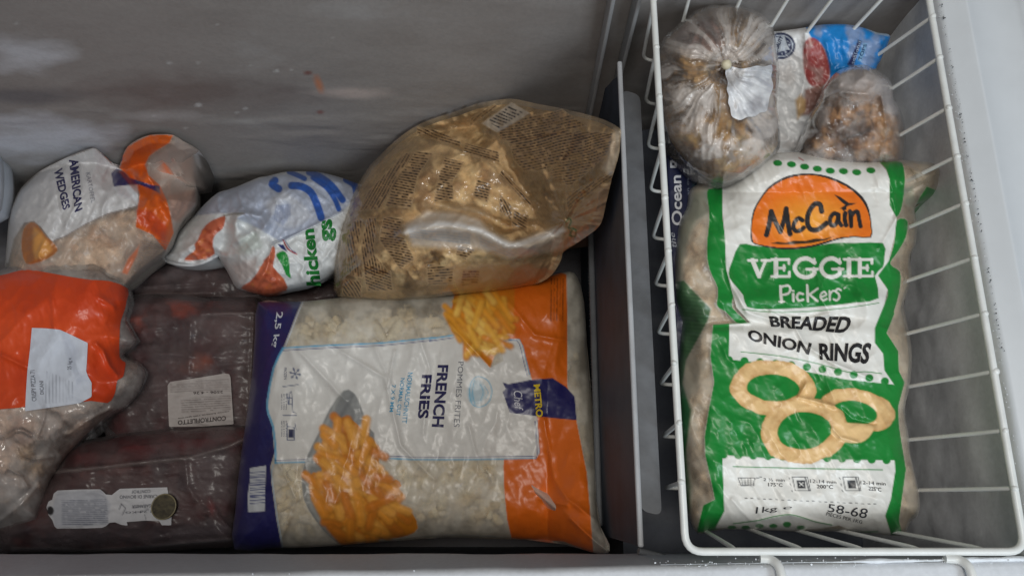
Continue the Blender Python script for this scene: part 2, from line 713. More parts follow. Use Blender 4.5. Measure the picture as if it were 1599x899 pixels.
wall_grid('back_wall', (-1.0, .475, -.62), (1.4, 0, 0), (0, 0, .70), 420, 230, (150, 145, 142, 1), [
    grime(3, .2, (112, 102, 96)),
    soft_patch(40, 85, 90, 38, (212, 215, 222), .75, 4),
    soft_patch(60, 215, 170, 40, (214, 218, 228), .85, 6),
    soft_patch(30, 150, 140, 18, (110, 108, 112), .7, 7),
    soft_patch(310, 145, 220, 42, (104, 88, 84), .55, 8),
    soft_patch(545, 145, 75, 11, (196, 182, 176), .8, 9),
    soft_patch(240, 182, 90, 12, (190, 188, 188), .7, 10),
    soft_patch(380, 190, 90, 8, (178, 176, 174), .6, 11),
    soft_patch(700, 210, 180, 60, (128, 122, 120), .5, 12),
    ell_(498, 131, 5, 13, (205, 120, 62), .7, 6, -20), ell_(481, 113, 6, 3, (120, 60, 50), .8, 3),
    ell_(500, 176, 5, 3, (130, 70, 60), .7, 3)] + [
    ell_(float(x), float(y), float(r) * .6, float(r) * .35, (205, 205, 205), .7, 2) for x, y, r in
    [(432, 110, 6), (393, 102, 3), (264, 99, 6), (310, 98, 4), (27, 36, 4), (383, 170, 5), (370, 176, 4), (310, 164, 9),
     (240, 181, 5), (290, 200, 4), (455, 108, 3), (375, 101, 2), (340, 40, 2), (520, 60, 2)]], back_disp, (0, -1, 0))


def small_disp(V, P):
    return (fbm(V[:, 1] * 20, V[:, 2] * 20, 3, 4) - .5) * .006


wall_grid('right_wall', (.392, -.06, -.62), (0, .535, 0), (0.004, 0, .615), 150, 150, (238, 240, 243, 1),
          [grime(7, .1, (190, 190, 194))], small_disp, (-1, 0, 0))
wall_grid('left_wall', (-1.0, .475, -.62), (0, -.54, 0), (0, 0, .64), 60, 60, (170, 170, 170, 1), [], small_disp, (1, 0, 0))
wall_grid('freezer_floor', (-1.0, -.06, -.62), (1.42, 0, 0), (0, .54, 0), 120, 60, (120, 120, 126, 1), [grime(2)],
          lambda V, P: (fbm(V[:, 0] * 15, V[:, 1] * 15, 4, 4) - .5) * .01, (0, 0, 1))
# raised step over the compressor, on the right of the divider
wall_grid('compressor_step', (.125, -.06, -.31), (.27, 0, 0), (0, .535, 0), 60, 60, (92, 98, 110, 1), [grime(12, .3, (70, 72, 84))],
          lambda V, P: (fbm(V[:, 0] * 25, V[:, 1] * 25, 4, 4) - .5) * .008, (0, 0, 1))
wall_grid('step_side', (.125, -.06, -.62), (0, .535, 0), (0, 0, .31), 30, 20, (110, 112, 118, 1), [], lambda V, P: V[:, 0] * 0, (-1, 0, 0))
# front wall: lower face, then a lip leaning out to the ledge
prof = [(-.055, -.62), (-.055, -.13), (-.052, -.11), (-.0365, -.082), (-.0362, -.07), (-.042, -.012), (-.0435, -.003), (-.047, 0.0), (-.06, .0015), (-.075, .0015), (-.08, .006), (-.12, .006), (-.30, .004)]


def front():
    nx = 260
    xs = np.linspace(-1.05, .9, nx)
    V, col = [], []
    for k, (y, z) in enumerate(prof):
        n = (fbm(xs * 26, xs * 0 + k * .7, 5, 4) - .5)
        tilt = .006 * np.clip(xs / .4, -1, 1)
        V.append(np.stack([xs, y + tilt * (z > -.02) + n * (.002 if z > -.1 and z < -.002 else .0006), z + n * .0006], 1))
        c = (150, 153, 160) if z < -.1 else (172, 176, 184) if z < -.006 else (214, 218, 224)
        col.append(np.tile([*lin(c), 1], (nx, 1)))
    idx = np.arange(nx * len(prof)).reshape(len(prof), nx)
    q = np.stack([idx[:-1, :-1], idx[:-1, 1:], idx[1:, 1:], idx[1:, :-1]], -1).reshape(-1, 4)
    return link('front_wall', np.concatenate(V), q, LINER, fz, np.concatenate(col))


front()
# ledge to the right of the basket: a flat band, a small raised lip and the outer band
rp = [(.3885, -.62 + .6), (.3885, -.004), (.3925, 0.0), (.4075, .001), (.4095, .0035), (.4125, .0035), (.4145, .001), (.455, 0.0005), (.4585, .003), (.462, .006), (.60, .006), (.9, .005)]
ys = np.linspace(-.034, .8, 120)
V = []
for k, (x, z) in enumerate(rp):
    n = (fbm(ys * 30, ys * 0 + k, 6, 4) - .5)
    V.append(np.stack([x + n * (.0016 if k < 3 else .0003), ys, z + 0 * ys + n * .0008 * (k < 4)], 1))
idx = np.arange(len(ys) * len(rp)).reshape(len(rp), len(ys))
q = np.stack([idx[:-1, :-1], idx[1:, :-1], idx[1:, 1:], idx[:-1, 1:]], -1).reshape(-1, 4)
link('side_ledge', np.concatenate(V), q, LEDGE, fz)
box('back_ledge', (-1.05, .485, -.02), (.95, .8, .004), LEDGE, fz, .004)

# frost: crumbs of ice on the front lip, on the gap beside the basket and along the divider's foot
def crumbs(name, spots, mat, parent, seed):
    r = random.Random(seed)
    bm = bmesh.new()
    for x, y, z, s in spots:
        b = bmesh.ops.create_icosphere(bm, subdivisions=1, radius=s)
        ax = [r.uniform(.5, 1.3) for _ in range(3)]
        for v in b['verts']:
            k = r.uniform(.7, 1.2)
            v.co = Vector((v.co.x * ax[0] * k + x, v.co.y * ax[1] * k + y, v.co.z * ax[2] * .6 * k + z))
    bm.verts.index_update()
    V = np.array([tuple(v.co) for v in bm.verts])
    F = [[v.index for v in f.verts] for f in bm.faces]
    bm.free()
    return tag(link(name, V, F, mat, parent, shade=False), kind='stuff')


rr = random.Random(8)
sp = []
for k in range(650):
    x = rr.uniform(.09, .56)
    w = vnoise(x * 30, 0, 4)
    if rr.random() > w * 1.2: continue
    sp.append((x, -.0435 + .006 * min(1, x / .4) + rr.gauss(0, .0028), -.003 + rr.gauss(0, .0015), rr.uniform(.0002, .0007)))
for k in range(30):
    x = rr.uniform(-.7, .1)
    sp.append((x, -.0435 + .006 * max(-1, x / .4) + rr.gauss(0, .001), -.003, rr.uniform(.0002, .0008)))
for k in range(200):
    y = rr.uniform(-.03, .44)
    sp.append((.3885 + rr.gauss(0, .0012), y, -.002 - abs(rr.gauss(0, .002)), rr.uniform(.0002, .0005)))
crumbs('frost_crumbs', sp, ICE, fz, 3)
# a rind of frost along the edge of the front lip
def rind(name, y_of, x0, x1, n, w, hgt, seed):
    xs = np.linspace(x0, x1, n)
    m = 7
    V = []
    for j in range(m):
        t = j / (m - 1)
        a = fbm(xs * 60, xs * 0 + j * .35, seed, 5)
        b = np.clip((fbm(xs * 14, xs * 0 + 3, seed + 2, 3) - .3) * 2.4, .05, 1)
        ww = w * (.4 + a) * b
        V.append(np.stack([xs, y_of(xs) + (t - .5) * ww, -.0035 + hgt * b * (.3 + 1.2 * a) * math.sin(math.pi * t)], 1))
    idx = np.arange(n * m).reshape(m, n)
    q = np.stack([idx[:-1, :-1], idx[:-1, 1:], idx[1:, 1:], idx[1:, :-1]], -1).reshape(-1, 4)
    return tag(link(name, np.concatenate(V), q, ICE, fz), kind='stuff')


rind('frost_rind', lambda x: -.0415 + .006 * np.clip(x / .4, -1, 1), .11, .56, 1400, .005, .003, 5)
DARK = plain('grime', (38, 38, 42), 0.8)
sp = [(.3895 + rr.gauss(0, .0007), rr.uniform(.12, .45), .0002, rr.uniform(.0002, .0007)) for k in range(150)]
crumbs('grime_specks', sp, DARK, fz, 5)

# guide rails for the divider on the back wall
for x in (.092, .1165):
    box('divider_rail', (x, .452, -.5), (x + .004, .474, .0), plain('rail_plastic', (165, 166, 168), .5) if 'rail_plastic' not in bpy.data.materials else bpy.data.materials['rail_plastic'], fz, .0012)

# ------------------------------------------------------------------ divider
dv = empty('freezer_divider', (.11, .2, -.5), 'grey plastic partition standing between the bags and the wire basket', 'divider')
y0 = float(at(998, 852, -.06)[1]); y1 = float(at(969, 97, -.06)[1])
bm = bmesh.new()
outl = [(y0, -.5), (y0, -.07), (y0 + .004, -.062), (y1 - .03, -.062), (y1 - .01, -.07), (y1 + .004, -.10), (y1 + .03, -.16), (y1 + .03, -.5)]
V = [(.1035, y, z) for y, z in outl] + [(.1065, y, z) for y, z in outl]
n = len(outl)
F = [tuple(range(n))[::-1], tuple(range(n, 2 * n))] + [(i, (i + 1) % n, (i + 1) % n + n, i + n) for i in range(n)]
bm.free()
link('panel', np.array(V), F, plain('divider_panel', (58, 68, 84), .6, .3, 90, .0008, .2, 22), dv, shade=False)  # darker than the flange: shade on the left face put into its colour
box('top_bead', (.1025, y0 - .001, -.0625), (.1072, y1, -.0575), plain('divider_bead', (176, 178, 182), .4), dv, .0018, 3)


def plate(name, pts, z0, z1, mat, parent, rad=.01):
    ps = [Vector((a, b, 0)) for a, b in pts]
    out = []
    m = len(ps)
    for i in range(m):
        p, a, b = ps[i], ps[i - 1], ps[(i + 1) % m]
        A, B = p + (a - p).normalized() * rad, p + (b - p).normalized() * rad
        for j in range(6):
            t = j / 5
            out.append(A * (1 - t) ** 2 + p * 2 * t * (1 - t) + B * t * t)
    m = len(out)
    V = [(p.x, p.y, z0) for p in out] + [(p.x, p.y, z1) for p in out]
    F = [tuple(range(m))[::-1], tuple(range(m, 2 * m))] + [(i, (i + 1) % m, (i + 1) % m + m, i + m) for i in range(m)]
    return link(name, np.array(V), F, mat, parent, shade=False)


f0, f1 = at(1012, 797, -.066), at(988, 140, -.066)
plate('flange', [(.1072, float(f0[1])), (.1245, float(f0[1]) - .004), (.1245, float(f1[1]) - .006), (.1072, float(f1[1]))], -.069, -.066, DIVIDER, dv, .007)
box('lower_rib', (.096, y0 + .01, -.32), (.1035, y1, -.315), DIVIDER, dv, .002)
# dotted grip seam low on the left face
sp = [(.1025, y0 + .02 + k * .0042, -.385, .0011) for k in range(100)]
crumbs('grip_dots', sp, DIVIDER, dv, 9)
V, F = tube_mesh([rounded([(.1035, y0 - .004, -.064), (.112, y0 - .006, -.066), (.15, y0 - .016, -.075)], .01)], .003)
link('foot', V, F, DIVIDER, dv)

# ------------------------------------------------------------------ wire basket
bk = empty('wire_basket', (.25, .2, -.134), 'white coated wire basket hooked over the right front ledge', 'basket')
XL, XR, YF, YB, ZB = .1285, .3795, -.0305, .462, -.128
XLb, XRb = .137, .34
ring = []
cs = [(XL, YF), (XR, YF), (XR, YB), (XL, YB)]
pts = [Vector(((XL + XR) / 2, YF, 0))] + [Vector((a, b, 0)) for a, b in [cs[1], cs[2], cs[3], cs[0]]] + [Vector(((XL + XR) / 2, YF, 0))]
V, F = tube_mesh([rounded(pts, .013, 6)], .0029, 12)
link('rim_wire', V, F, WIRE, bk)


def yof(py, x=.25):
    return float(at(1200, py, 0)[1])


LW = [75, 152, 227, 310, 392, 477, 567, 660, 752]
RW = [91, 169, 245, 318, 403, 490, 580, 672, 762]
yy = [(yof(a), yof(b)) for a, b in zip(LW, RW)] + [(yof(0), yof(27))]
for a, b in yy:
    p = [(XL - .001, a, .001), (XL + .001, a, -.004), (XLb - .003, a - .002, ZB + .034), (XLb + .02, a - .002, ZB + .03), (XRb, (a * .2 + b * .8), ZB), (XR - .002, b, -.004), (XR + .001, b, .001)]
    V, F = tube_mesh([rounded(p, .012, 5)], .0018, 8)
    link('cross_wire', V, F, WIRE, bk)
wbm = bmesh.new()
bmesh.ops.create_icosphere(wbm, subdivisions=2, radius=.0031)
wme = bpy.data.meshes.new('weld_bead')
wbm.to_mesh(wme); wbm.free()
wme.polygons.foreach_set('use_smooth', [True] * len(wme.polygons))
wme.materials.append(WIRE)
wr = random.Random(6)
for a, b in yy:
    for x, y in ((XL, a), (XR, b)):
        o = bpy.data.objects.new('weld_bead', wme)
        o.location = Vector((x + wr.uniform(-.0006, .0006), y, .0008)) - world_loc(bk)
        o.rotation_euler = (wr.uniform(0, 3), 0, wr.uniform(0, 3))
        o.scale = (wr.uniform(.8, 1.1), wr.uniform(.9, 1.3), wr.uniform(.8, 1))
        C.objects.link(o)
        o.parent = bk
for px in (1148, 1252, 1347, 1436, 1536):
    x = float(at(px, 848, 0)[0])
    xb = XLb + (x - XL) / (XR - XL) * (XRb - XLb)
    p = [(x, YF - .001, .001), (x, YF + .002, -.004), (xb, YF + .016, ZB - .003), (xb, YB - .02, ZB - .003), (x, YB - .002, -.004), (x, YB + .001, .001)]
    V, F = tube_mesh([rounded(p, .012, 5)], .0018, 8)
    link('long_wire', V, F, WIRE, bk)
for (xa, xb_) in ((1186, 1212), (1474, 1504)):
    a = float(at(xa, 853, 0)[0]); b = float(at(xb_, 862, 0)[0])
    p = [(a, YF - .0048, -.001), (b - .004, YF - .0052, .0), (b, YF - .010, .006), (b + .0005, -.08, .011), (b + .001, -.13, .0105), (b + .001, -.14, .0095)]
    V, F = tube_mesh([rounded(p, .006, 5)], .0034, 10)
    link('hook', V, F, WIRE, bk)

# ------------------------------------------------------------------ helpers for what the bags hold
def mound(name, S, drop, mat, parent, base, layers=(), step=3.0, shrink=5, lump=(24, .012, 3)):
    """the frozen mass inside a bag: follows the film a little lower, with lumps"""
    sc, am, sd = lump
    T = Surf.__new__(Surf)
    T.__dict__ = dict(S.__dict__)
    T.creases, T.noise = [], [(sc, sc, 20, am, sd, False), (sc * .4, sc * .4, 70, am * .35, sd + 1, False)]
    T.z0 = S.z0 - drop
    T.z = lambda P, d=None: np.minimum(Surf.z(T, P, sdf(np.asarray(P, float), S.out)[0]), S.z(P, sdf(np.asarray(P, float), S.out)[0]) - .0035 * (1 if step < 4 else 3))
    cen = S.out.mean(0)
    g = S.out[::2]
    dv_ = cen - g
    g = g + dv_ / np.linalg.norm(dv_, axis=1)[:, None] * shrink
    return sheet(name, T, mat, parent, base, layers, poly=g, step=step)


def blotch(c, sc, thr, a, seed, sx=1.0):
    def f(P, col):
        n = fbm(P[:, 0] / sc, P[:, 1] / (sc * sx), seed, 4)
        w = (np.clip((n - thr) * 7, 0, 1) * a)[:, None]
        col[:, :3] = col[:, :3] * (1 - w) + lin(c) * w
        return col
    return fn_(f)


def haze_film(lo, hi, sc, seed, c=(215, 213, 210)):
    """breath of frost inside the film: opacity varies between lo and hi where nothing is printed"""
    def f(P, col):
        n = np.clip((fbm(P[:, 0] / sc, P[:, 1] / sc, seed, 5) - .35) * 3, 0, 1)
        a = lo + (hi - lo) * n
        m = col[:, 3] < .5
        col[m, 3] = a[m]
        return col
    return fn_(f)


def pieces(name, S, n, size, mat, parent, cols, seed, drop=.008, poly=None):
    """many loose sticks lying under the film"""
    r = random.Random(seed)
    g = np.array(S.out if poly is None else poly)
    lo, hi = g.min(0), g.max(0)
    V, F, Cc = [], [], []
    pts = []
    while len(pts) < n:
        c = np.array([[r.uniform(lo[0], hi[0]), r.uniform(lo[1], hi[1])] for _ in range(200)])
        pts += [tuple(q) for q in c[inside(c, g)]]
    P = np.array(pts[:n])
    d = sdf(P, S.out)[0]
    ok = (d > 40) & ((P[:, 0] < 845) | (P[:, 1] < 560))
    P, d = P[ok], d[ok]
    W = S.pos(P, -drop, d)
    W = W[S.z(P, d) - drop - .006 > S.base(P) + .004]
    for w in W:
        L, t = size[0] * r.uniform(.6, 1.2), size[1] * r.uniform(.8, 1.15)
        a = r.uniform(0, math.pi); b = r.uniform(-.12, .12)
        ax = Vector((math.cos(a) * math.cos(b), math.sin(a) * math.cos(b), math.sin(b)))
        s1 = ax.orthogonal().normalized(); s2 = ax.cross(s1)
        c = Vector(w) - Vector((0, 0, r.uniform(0, .009)))
        col = [*lin(r.choice(cols)), 1]
        k0 = len(V)
        bow = r.uniform(-.1, .1) * L
        for e, sc in ((-1, .75), (-.85, 1), (0, 1), (.85, 1), (1, .75)):
            for u, v in ((-1, -1), (1, -1), (1, 1), (-1, 1)):
                V.append(tuple(c + ax * e * L / 2 + (s1 * u + s2 * v) * t / 2 * sc + s1 * bow * (1 - e * e)))
                Cc.append(col)
        for q in range(4):
            for j in range(4):
                j2 = (j + 1) % 4
                F.append((k0 + q * 4 + j, k0 + q * 4 + j2, k0 + q * 4 + 4 + j2, k0 + q * 4 + 4 + j))
        F.append((k0, k0 + 3, k0 + 2, k0 + 1)); F.append((k0 + 16, k0 + 17, k0 + 18, k0 + 19))
    V = np.array(V)
    Q = project(V)
    V[:, 2] = np.minimum(V[:, 2], S.z(Q) - .004)
    return tag(link(name, V, np.array(F), mat, parent, np.array(Cc)), kind='stuff')


def chips(cx, cy_, rx, ry, n, L, w, seed, cols, rot=None, poly=None):
    """a printed picture of chips: many short strokes, each with a lighter face and a darker side"""
    r = random.Random(seed)
    out = []
    for k in range(n):
        while True:
            x, y = r.uniform(-1, 1), r.uniform(-1, 1)
            if x * x + y * y < 1:
                if poly is None or inside(np.array([[cx + x * rx, cy_ + y * ry]]), poly)[0]:
                    break
        a = r.uniform(0, math.pi) if rot is None else math.radians(rot + r.gauss(0, 28))
        l = L * r.uniform(.5, 1) / 2
        p = (cx + x * rx, cy_ + y * ry)
        q = [(p[0] - math.cos(a) * l, p[1] - math.sin(a) * l), (p[0] + math.cos(a) * l, p[1] + math.sin(a) * l)]
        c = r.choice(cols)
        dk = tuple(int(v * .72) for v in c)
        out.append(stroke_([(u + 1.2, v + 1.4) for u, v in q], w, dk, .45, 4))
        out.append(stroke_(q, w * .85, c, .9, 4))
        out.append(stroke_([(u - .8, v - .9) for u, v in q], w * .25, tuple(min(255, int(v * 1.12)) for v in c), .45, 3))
    return out


# ================================================================== green bag of onion rings in the basket
z2 = lambda *p: Z(1000, 220, 2.996, p)
z3 = lambda *p: Z(1020, 470, 3.476, p)
z4 = lambda *p: Z(1020, 660, 2.762, p)
GREEN, WHITE, BLACK = (12, 124, 44), (222, 220, 214), (34, 32, 34)
onion = root_at('onion_rings_bag', 1240, 560, -.12, 'green and white bag of breaded onion rings standing in the wire basket', 'food bag')
mo = [(1200, 240), (1250, 238), (1300, 245), (1350, 251), (1400, 250), (1440, 252), (1466, 258), (1471, 272), (1467, 300), (1446, 314), (1428, 324), (1432, 350),
      (1430, 380), (1421, 402), (1424, 430), (1418, 452), (1411, 480), (1419, 515), (1424, 556), (1421, 600), (1413, 640), (1419, 680), (1421, 705),
      (1429, 740), (1436, 778), (1434, 802), (1421, 814), (1412, 834), (1385, 835), (1345, 831), (1300, 829), (1240, 829), (1170, 826), (1118, 826),
      (1090, 832), (1074, 800), (1064, 745), (1060, 680), (1056, 620), (1058, 560), (1062, 515), (1056, 470), (1054, 430), (1056, 385), (1060, 350), (1072, 322),
      (1078, 296), (1098, 286), (1128, 288), (1165, 263)]


def onion_extra(P, d):
    x, y = P[:, 0], P[:, 1]
    z = np.zeros(len(P))
    # lumps of the rings that push against the film, strongest at the clear sides
    side = np.clip(1 - (x - 1060) / 90, 0, 1) + np.clip((x - 1385) / 40, 0, 1)
    z += .020 * side * (fbm(x / 34, y / 42, 21, 2) - .45)
    z += .0035 * (fbm(x / 60, y / 70, 25, 2) - .5) * 2
    # the waist fold across the bag and the sag below the name block
    fold = 505 + (x - 1140) * .02
    z -= .0075 * np.exp(-((y - fold) / 9) ** 2) * np.clip(1 - (x - 1130) / 150, 0, 1)
    z -= .005 * np.exp(-((y - 495 - (x - 1250) * .05) / 14) ** 2)
    z += .004 * np.exp(-((y - 470) / 16) ** 2)
    # the flat sealed bottom and top
    z -= .018 * np.clip((y - 800) / 34, 0, 1) ** 1.5
    z += .022 * np.clip((300 - y) / 50, 0, 1)
    return z


OS = Surf(mo, -.088, .045, 60, grad=(0, 0), noise=[(90, 56, 62, .008, 5, 'c'), (50, 30, 20, .0015, 6, 'c'), (40, 16, 60, .0016, 8, False), (18, 14, 10, .0009, 12, False)],
          creases=[(z3((830, 450), (790, 520), (1000, 575)), 4, .0035), (z3((1010, 575), (1080, 640), (1200, 665)), 4, -.003),
                   (z3((975, 690), (1020, 740), (1110, 765)), 3.5, .003), (z3((640, 60), (800, 110), (960, 70)), 4, .003),
                   (z3((760, 120), (820, 230), (960, 330), (1180, 420)), 4, .003), (z3((600, 40), (700, 90)), 3, -.003),
                   (z2((395, 560), (430, 680), (500, 800), (640, 850)), 5, .0035), (z2((1200, 360), (1120, 500)), 4, .0025),
                   (z2((1160, 100), (1180, 240), (1200, 360)), 4, .002), (z4((340, 330), (420, 420), (520, 460)), 4, .0025),
                   (z4((450, 420), (590, 395), (770, 440)), 4, .0035), (z3((320, 130), (520, 118)), 3, .003),
                   (z2((1240, 110), (1330, 170), (1400, 150)), 4, .004), (z2((1250, 240), (1320, 200)), 4, -.004)],
          extra=onion_extra, sm=3)
orange_o = z2((530, 475), (522, 430), (522, 390), (535, 330), (560, 280), (600, 228), (660, 188), (720, 168), (790, 160), (870, 174), (960, 212), (1020, 260), (1055, 310), (1072, 360), (1077, 400), (1075, 447),
              (1000, 445), (930, 452), (860, 472), (800, 488), (720, 498), (640, 497), (580, 488))
outline_o = z2((518, 470), (517, 400), (528, 325), (560, 268), (600, 215), (660, 176), (720, 157), (800, 153), (880, 166), (970, 205), (1040, 262), (1070, 320), (1082, 400), (1079, 452), (1000, 450), (930, 460),
              (860, 482), (790, 500), (700, 508), (620, 503), (560, 490))  # dark printed outline around the orange logo


def orange_grad(P, col):
    m = inside(P, np.array(orange_o))
    c0, c1 = lin((228, 112, 22)), lin((240, 160, 52))
    q = P[m]
    w = np.clip(1.15 - np.hypot((q[:, 0] - 1267) / 75, (q[:, 1] - 345) / 45), 0, 1)[:, None]
    cur = col[m, :3]
    blackish = cur.mean(1, keepdims=True) < .06
    col[m, :3] = np.where(blackish, cur, c0 * (1 - w) + c1 * w)
    return col


def st2(w, *p, c=BLACK, sm=4):
    return stroke_(z2(*p), w, c, 1, 1.0, sm)


logo = [
    st2(8.0, (590, 440), (603, 390), (612, 330), sm=0), st2(7.5, (612, 330), (632, 380), (655, 425), sm=0), st2(7.5, (655, 425), (672, 370), (682, 318), sm=0),
    st2(8.0, (682, 318), (690, 380), (700, 436), sm=0),
    st2(7.0, (758, 372), (740, 362), (722, 380), (716, 405), (728, 422), (750, 418), (764, 406)),
    st2(8.0, (848, 330), (840, 298), (815, 296), (790, 330), (780, 375), (795, 412), (830, 415), (870, 385)),
    st2(7.0, (925, 345), (905, 340), (888, 362), (890, 390), (905, 396), (920, 380), (926, 348)), st2(6.5, (927, 345), (928, 375), (940, 395)),
    st2(7.0, (958, 338), (956, 365), (962, 395)), st2(6.0, (952, 318), (956, 316)),
    st2(7.0, (980, 330), (984, 360), (986, 398)), st2(6.5, (984, 358), (1000, 335), (1016, 332), (1022, 360), (1030, 400)),
    poly_(z2((905, 250), (935, 262), (958, 278), (975, 290), (1012, 291), (990, 300), (972, 304), (955, 318), (932, 317), (958, 300), (938, 284)), BLACK),
    poly_(z2((608, 480), (640, 472), (680, 476), (720, 466), (770, 468), (820, 456), (860, 458), (905, 446), (870, 464), (800, 478), (720, 484), (650, 484)), (60, 40, 20)),
]
SER = (216, 214, 206)


def serif_letter(ch, x, y, w, h):
    """slab letters drawn stroke by stroke in the box at x, y (top left) on the photograph"""
    T = 6.8
    t = 4.2
    L = lambda *p, wd=T: stroke_([(x + a * w, y + b * h) for a, b in p], wd, SER, 1, .9)
    if ch == 'V':
        return [L((.2, .05), (.5, .9)), L((.8, .05), (.5, .9), wd=4.4), L((.02, .06), (.4, .06), wd=t), L((.62, .06), (1, .06), wd=t)]
    if ch == 'E':
        return [L((.28, .06), (.28, .94)), L((.06, .06), (.92, .06), wd=t), L((.06, .94), (.95, .94), wd=t), L((.28, .5), (.7, .5), wd=t), L((.92, .06), (.92, .26), wd=t),
                L((.95, .94), (.95, .72), wd=t), L((.68, .38), (.68, .62), wd=t)]
    if ch == 'I':
        return [L((.5, .06), (.5, .94)), L((.1, .06), (.9, .06), wd=t), L((.1, .94), (.9, .94), wd=t)]
    if ch == 'G':
        return [stroke_([(x + a * w, y + b * h) for a, b in [(.86, .24), (.6, .05), (.3, .14), (.14, .5), (.3, .86), (.6, .95), (.84, .8), (.84, .56)]], T - .4, SER, 1, .9, 4),
                L((.58, .56), (.98, .56), wd=t), L((.86, .06), (.86, .3), wd=3)]
    return []


veg = []
for ch, a, b, ya, yb in (('V', 503, 608, 553, 642), ('E', 608, 702, 549, 639), ('G', 704, 832, 545, 642), ('G', 828, 950, 545, 641), ('I', 948, 1004, 548, 638), ('E', 1002, 1090, 549, 638)):
    (xa, y_a), (xb, y_b) = z2((a, ya), (b, yb))
    veg += serif_letter(ch, xa, y_a, xb - xa, y_b - y_a)


def pk(w, *p, sm=4):
    return stroke_(z2(*p), w, SER, 1, .9, sm)


pick = [pk(4.5, (655, 680), (660, 752), sm=0), pk(3.5, (655, 684), (690, 676), (702, 694), (690, 714), (660, 720)), pk(2.8, (650, 752), (672, 752), sm=0),
        pk(3.8, (715, 715), (716, 748), sm=0), pk(3, (713, 700), (716, 702), sm=0),
        pk(3.6, (760, 716), (742, 712), (732, 730), (742, 746), (762, 742)),
        pk(4, (780, 675), (784, 750), sm=0), pk(3.2, (830, 690), (786, 722), sm=0), pk(3.6, (788, 716), (828, 748), sm=0),
        pk(3, (846, 730), (868, 720), (862, 706), (846, 714), (844, 734), (856, 745), (872, 738)),
        pk(3, (885, 702), (886, 744), sm=0), pk(2.8, (886, 722), (896, 704), (908, 702)),
        pk(3.2, (938, 698), (924, 692), (914, 704), (928, 716), (930, 734), (918, 745), (904, 740)), pk(1.6, (952, 690), (960, 684), sm=0)]

dots = [ell_(*z2((x, y))[0], 7.2, 4.8, GREEN, 1, 1, 8) for x, y in ((642, 104), (707, 110), (768, 121), (828, 131), (888, 140), (950, 142), (1012, 147), (1078, 138))]
scal = []
for k in range(22):
    t = k / 21
    x, y = 1138 + t * 256, 561 + 36 * t - 6 * math.sin(t * math.pi)
    if k % 2 == 0:
        scal.append(ell_(x, y + .5, 6.4, 6.0, GREEN))
for k in range(24):
    t = k / 23
    x, y = 1130 + t * 266, 709 + 9 * t
    if k % 2 == 0:
        scal.append(ell_(x, y + .5, 6.4, 6.0, GREEN))
RB, RD = (230, 192, 136), (194, 146, 90)


def ring_print(cx, cy_, RX, RY, rx, ry, rot, seed, ox=0, oy=0):
    def f(P, col):
        a = math.radians(rot)
        X, Y = P[:, 0] - cx, P[:, 1] - cy_
        u, v = X * math.cos(a) + Y * math.sin(a), -X * math.sin(a) + Y * math.cos(a)
        n = (fbm(P[:, 0] / 14, P[:, 1] / 14, seed, 3) - .5) * .12
        ro = np.hypot(u / RX, v / RY) + n
        ri = np.hypot((u - ox) / rx, (v - oy) / ry) - n
        s = np.minimum((1 - ro) * min(RX, RY), (ri - 1) * min(rx, ry))
        cov = np.clip(.5 + s / 1.2, 0, 1)[:, None]
        edge = np.clip(1 - s / 6, 0, 1)
        t = np.clip(edge * .55 + (fbm(P[:, 0] / 9, P[:, 1] / 9, seed + 5, 4) - .42) * 1.3, 0, 1)[:, None]
        c = lin(RB) * (1 - t) + lin(RD) * t
        col[:, :3] = col[:, :3] * (1 - cov) + c * cov
        col[:, 3:] = np.maximum(col[:, 3:], cov)
        return col
    return fn_(f)


OL = [haze_film(.04, .3, 26, 31)]
# green tinted film on the left fold and the ribbed seal
OL += [poly_([(1054, 385), (1066, 330), (1082, 300), (1120, 292), (1112, 330), (1090, 345), (1072, 385), (1064, 440), (1060, 480)], (96, 128, 110), .55, 10),
       poly_([(1052, 440), (1068, 437), (1082, 452), (1111, 482), (1106, 500), (1090, 530), (1072, 562), (1066, 600), (1078, 640), (1070, 720), (1076, 800), (1062, 800), (1050, 600)], (6, 84, 36), .93, 4)]
OL += [poly_([(1050, 590), (1066, 600), (1082, 640), (1072, 700), (1080, 760), (1078, 800), (1060, 800), (1050, 700)], (14, 88, 42), .8, 7), poly_([(1056, 540), (1076, 560), (1110, 560), (1096, 590), (1080, 620), (1060, 620)], (96, 112, 100), .35, 10)]
OL += [stroke_([(1056 + k * .5, 450 + k * 6), (1106 - abs(k - 8) * 2, 455 + k * 6)], 1.6, (30, 62, 40), .5, 1.5) for k in range(17)]
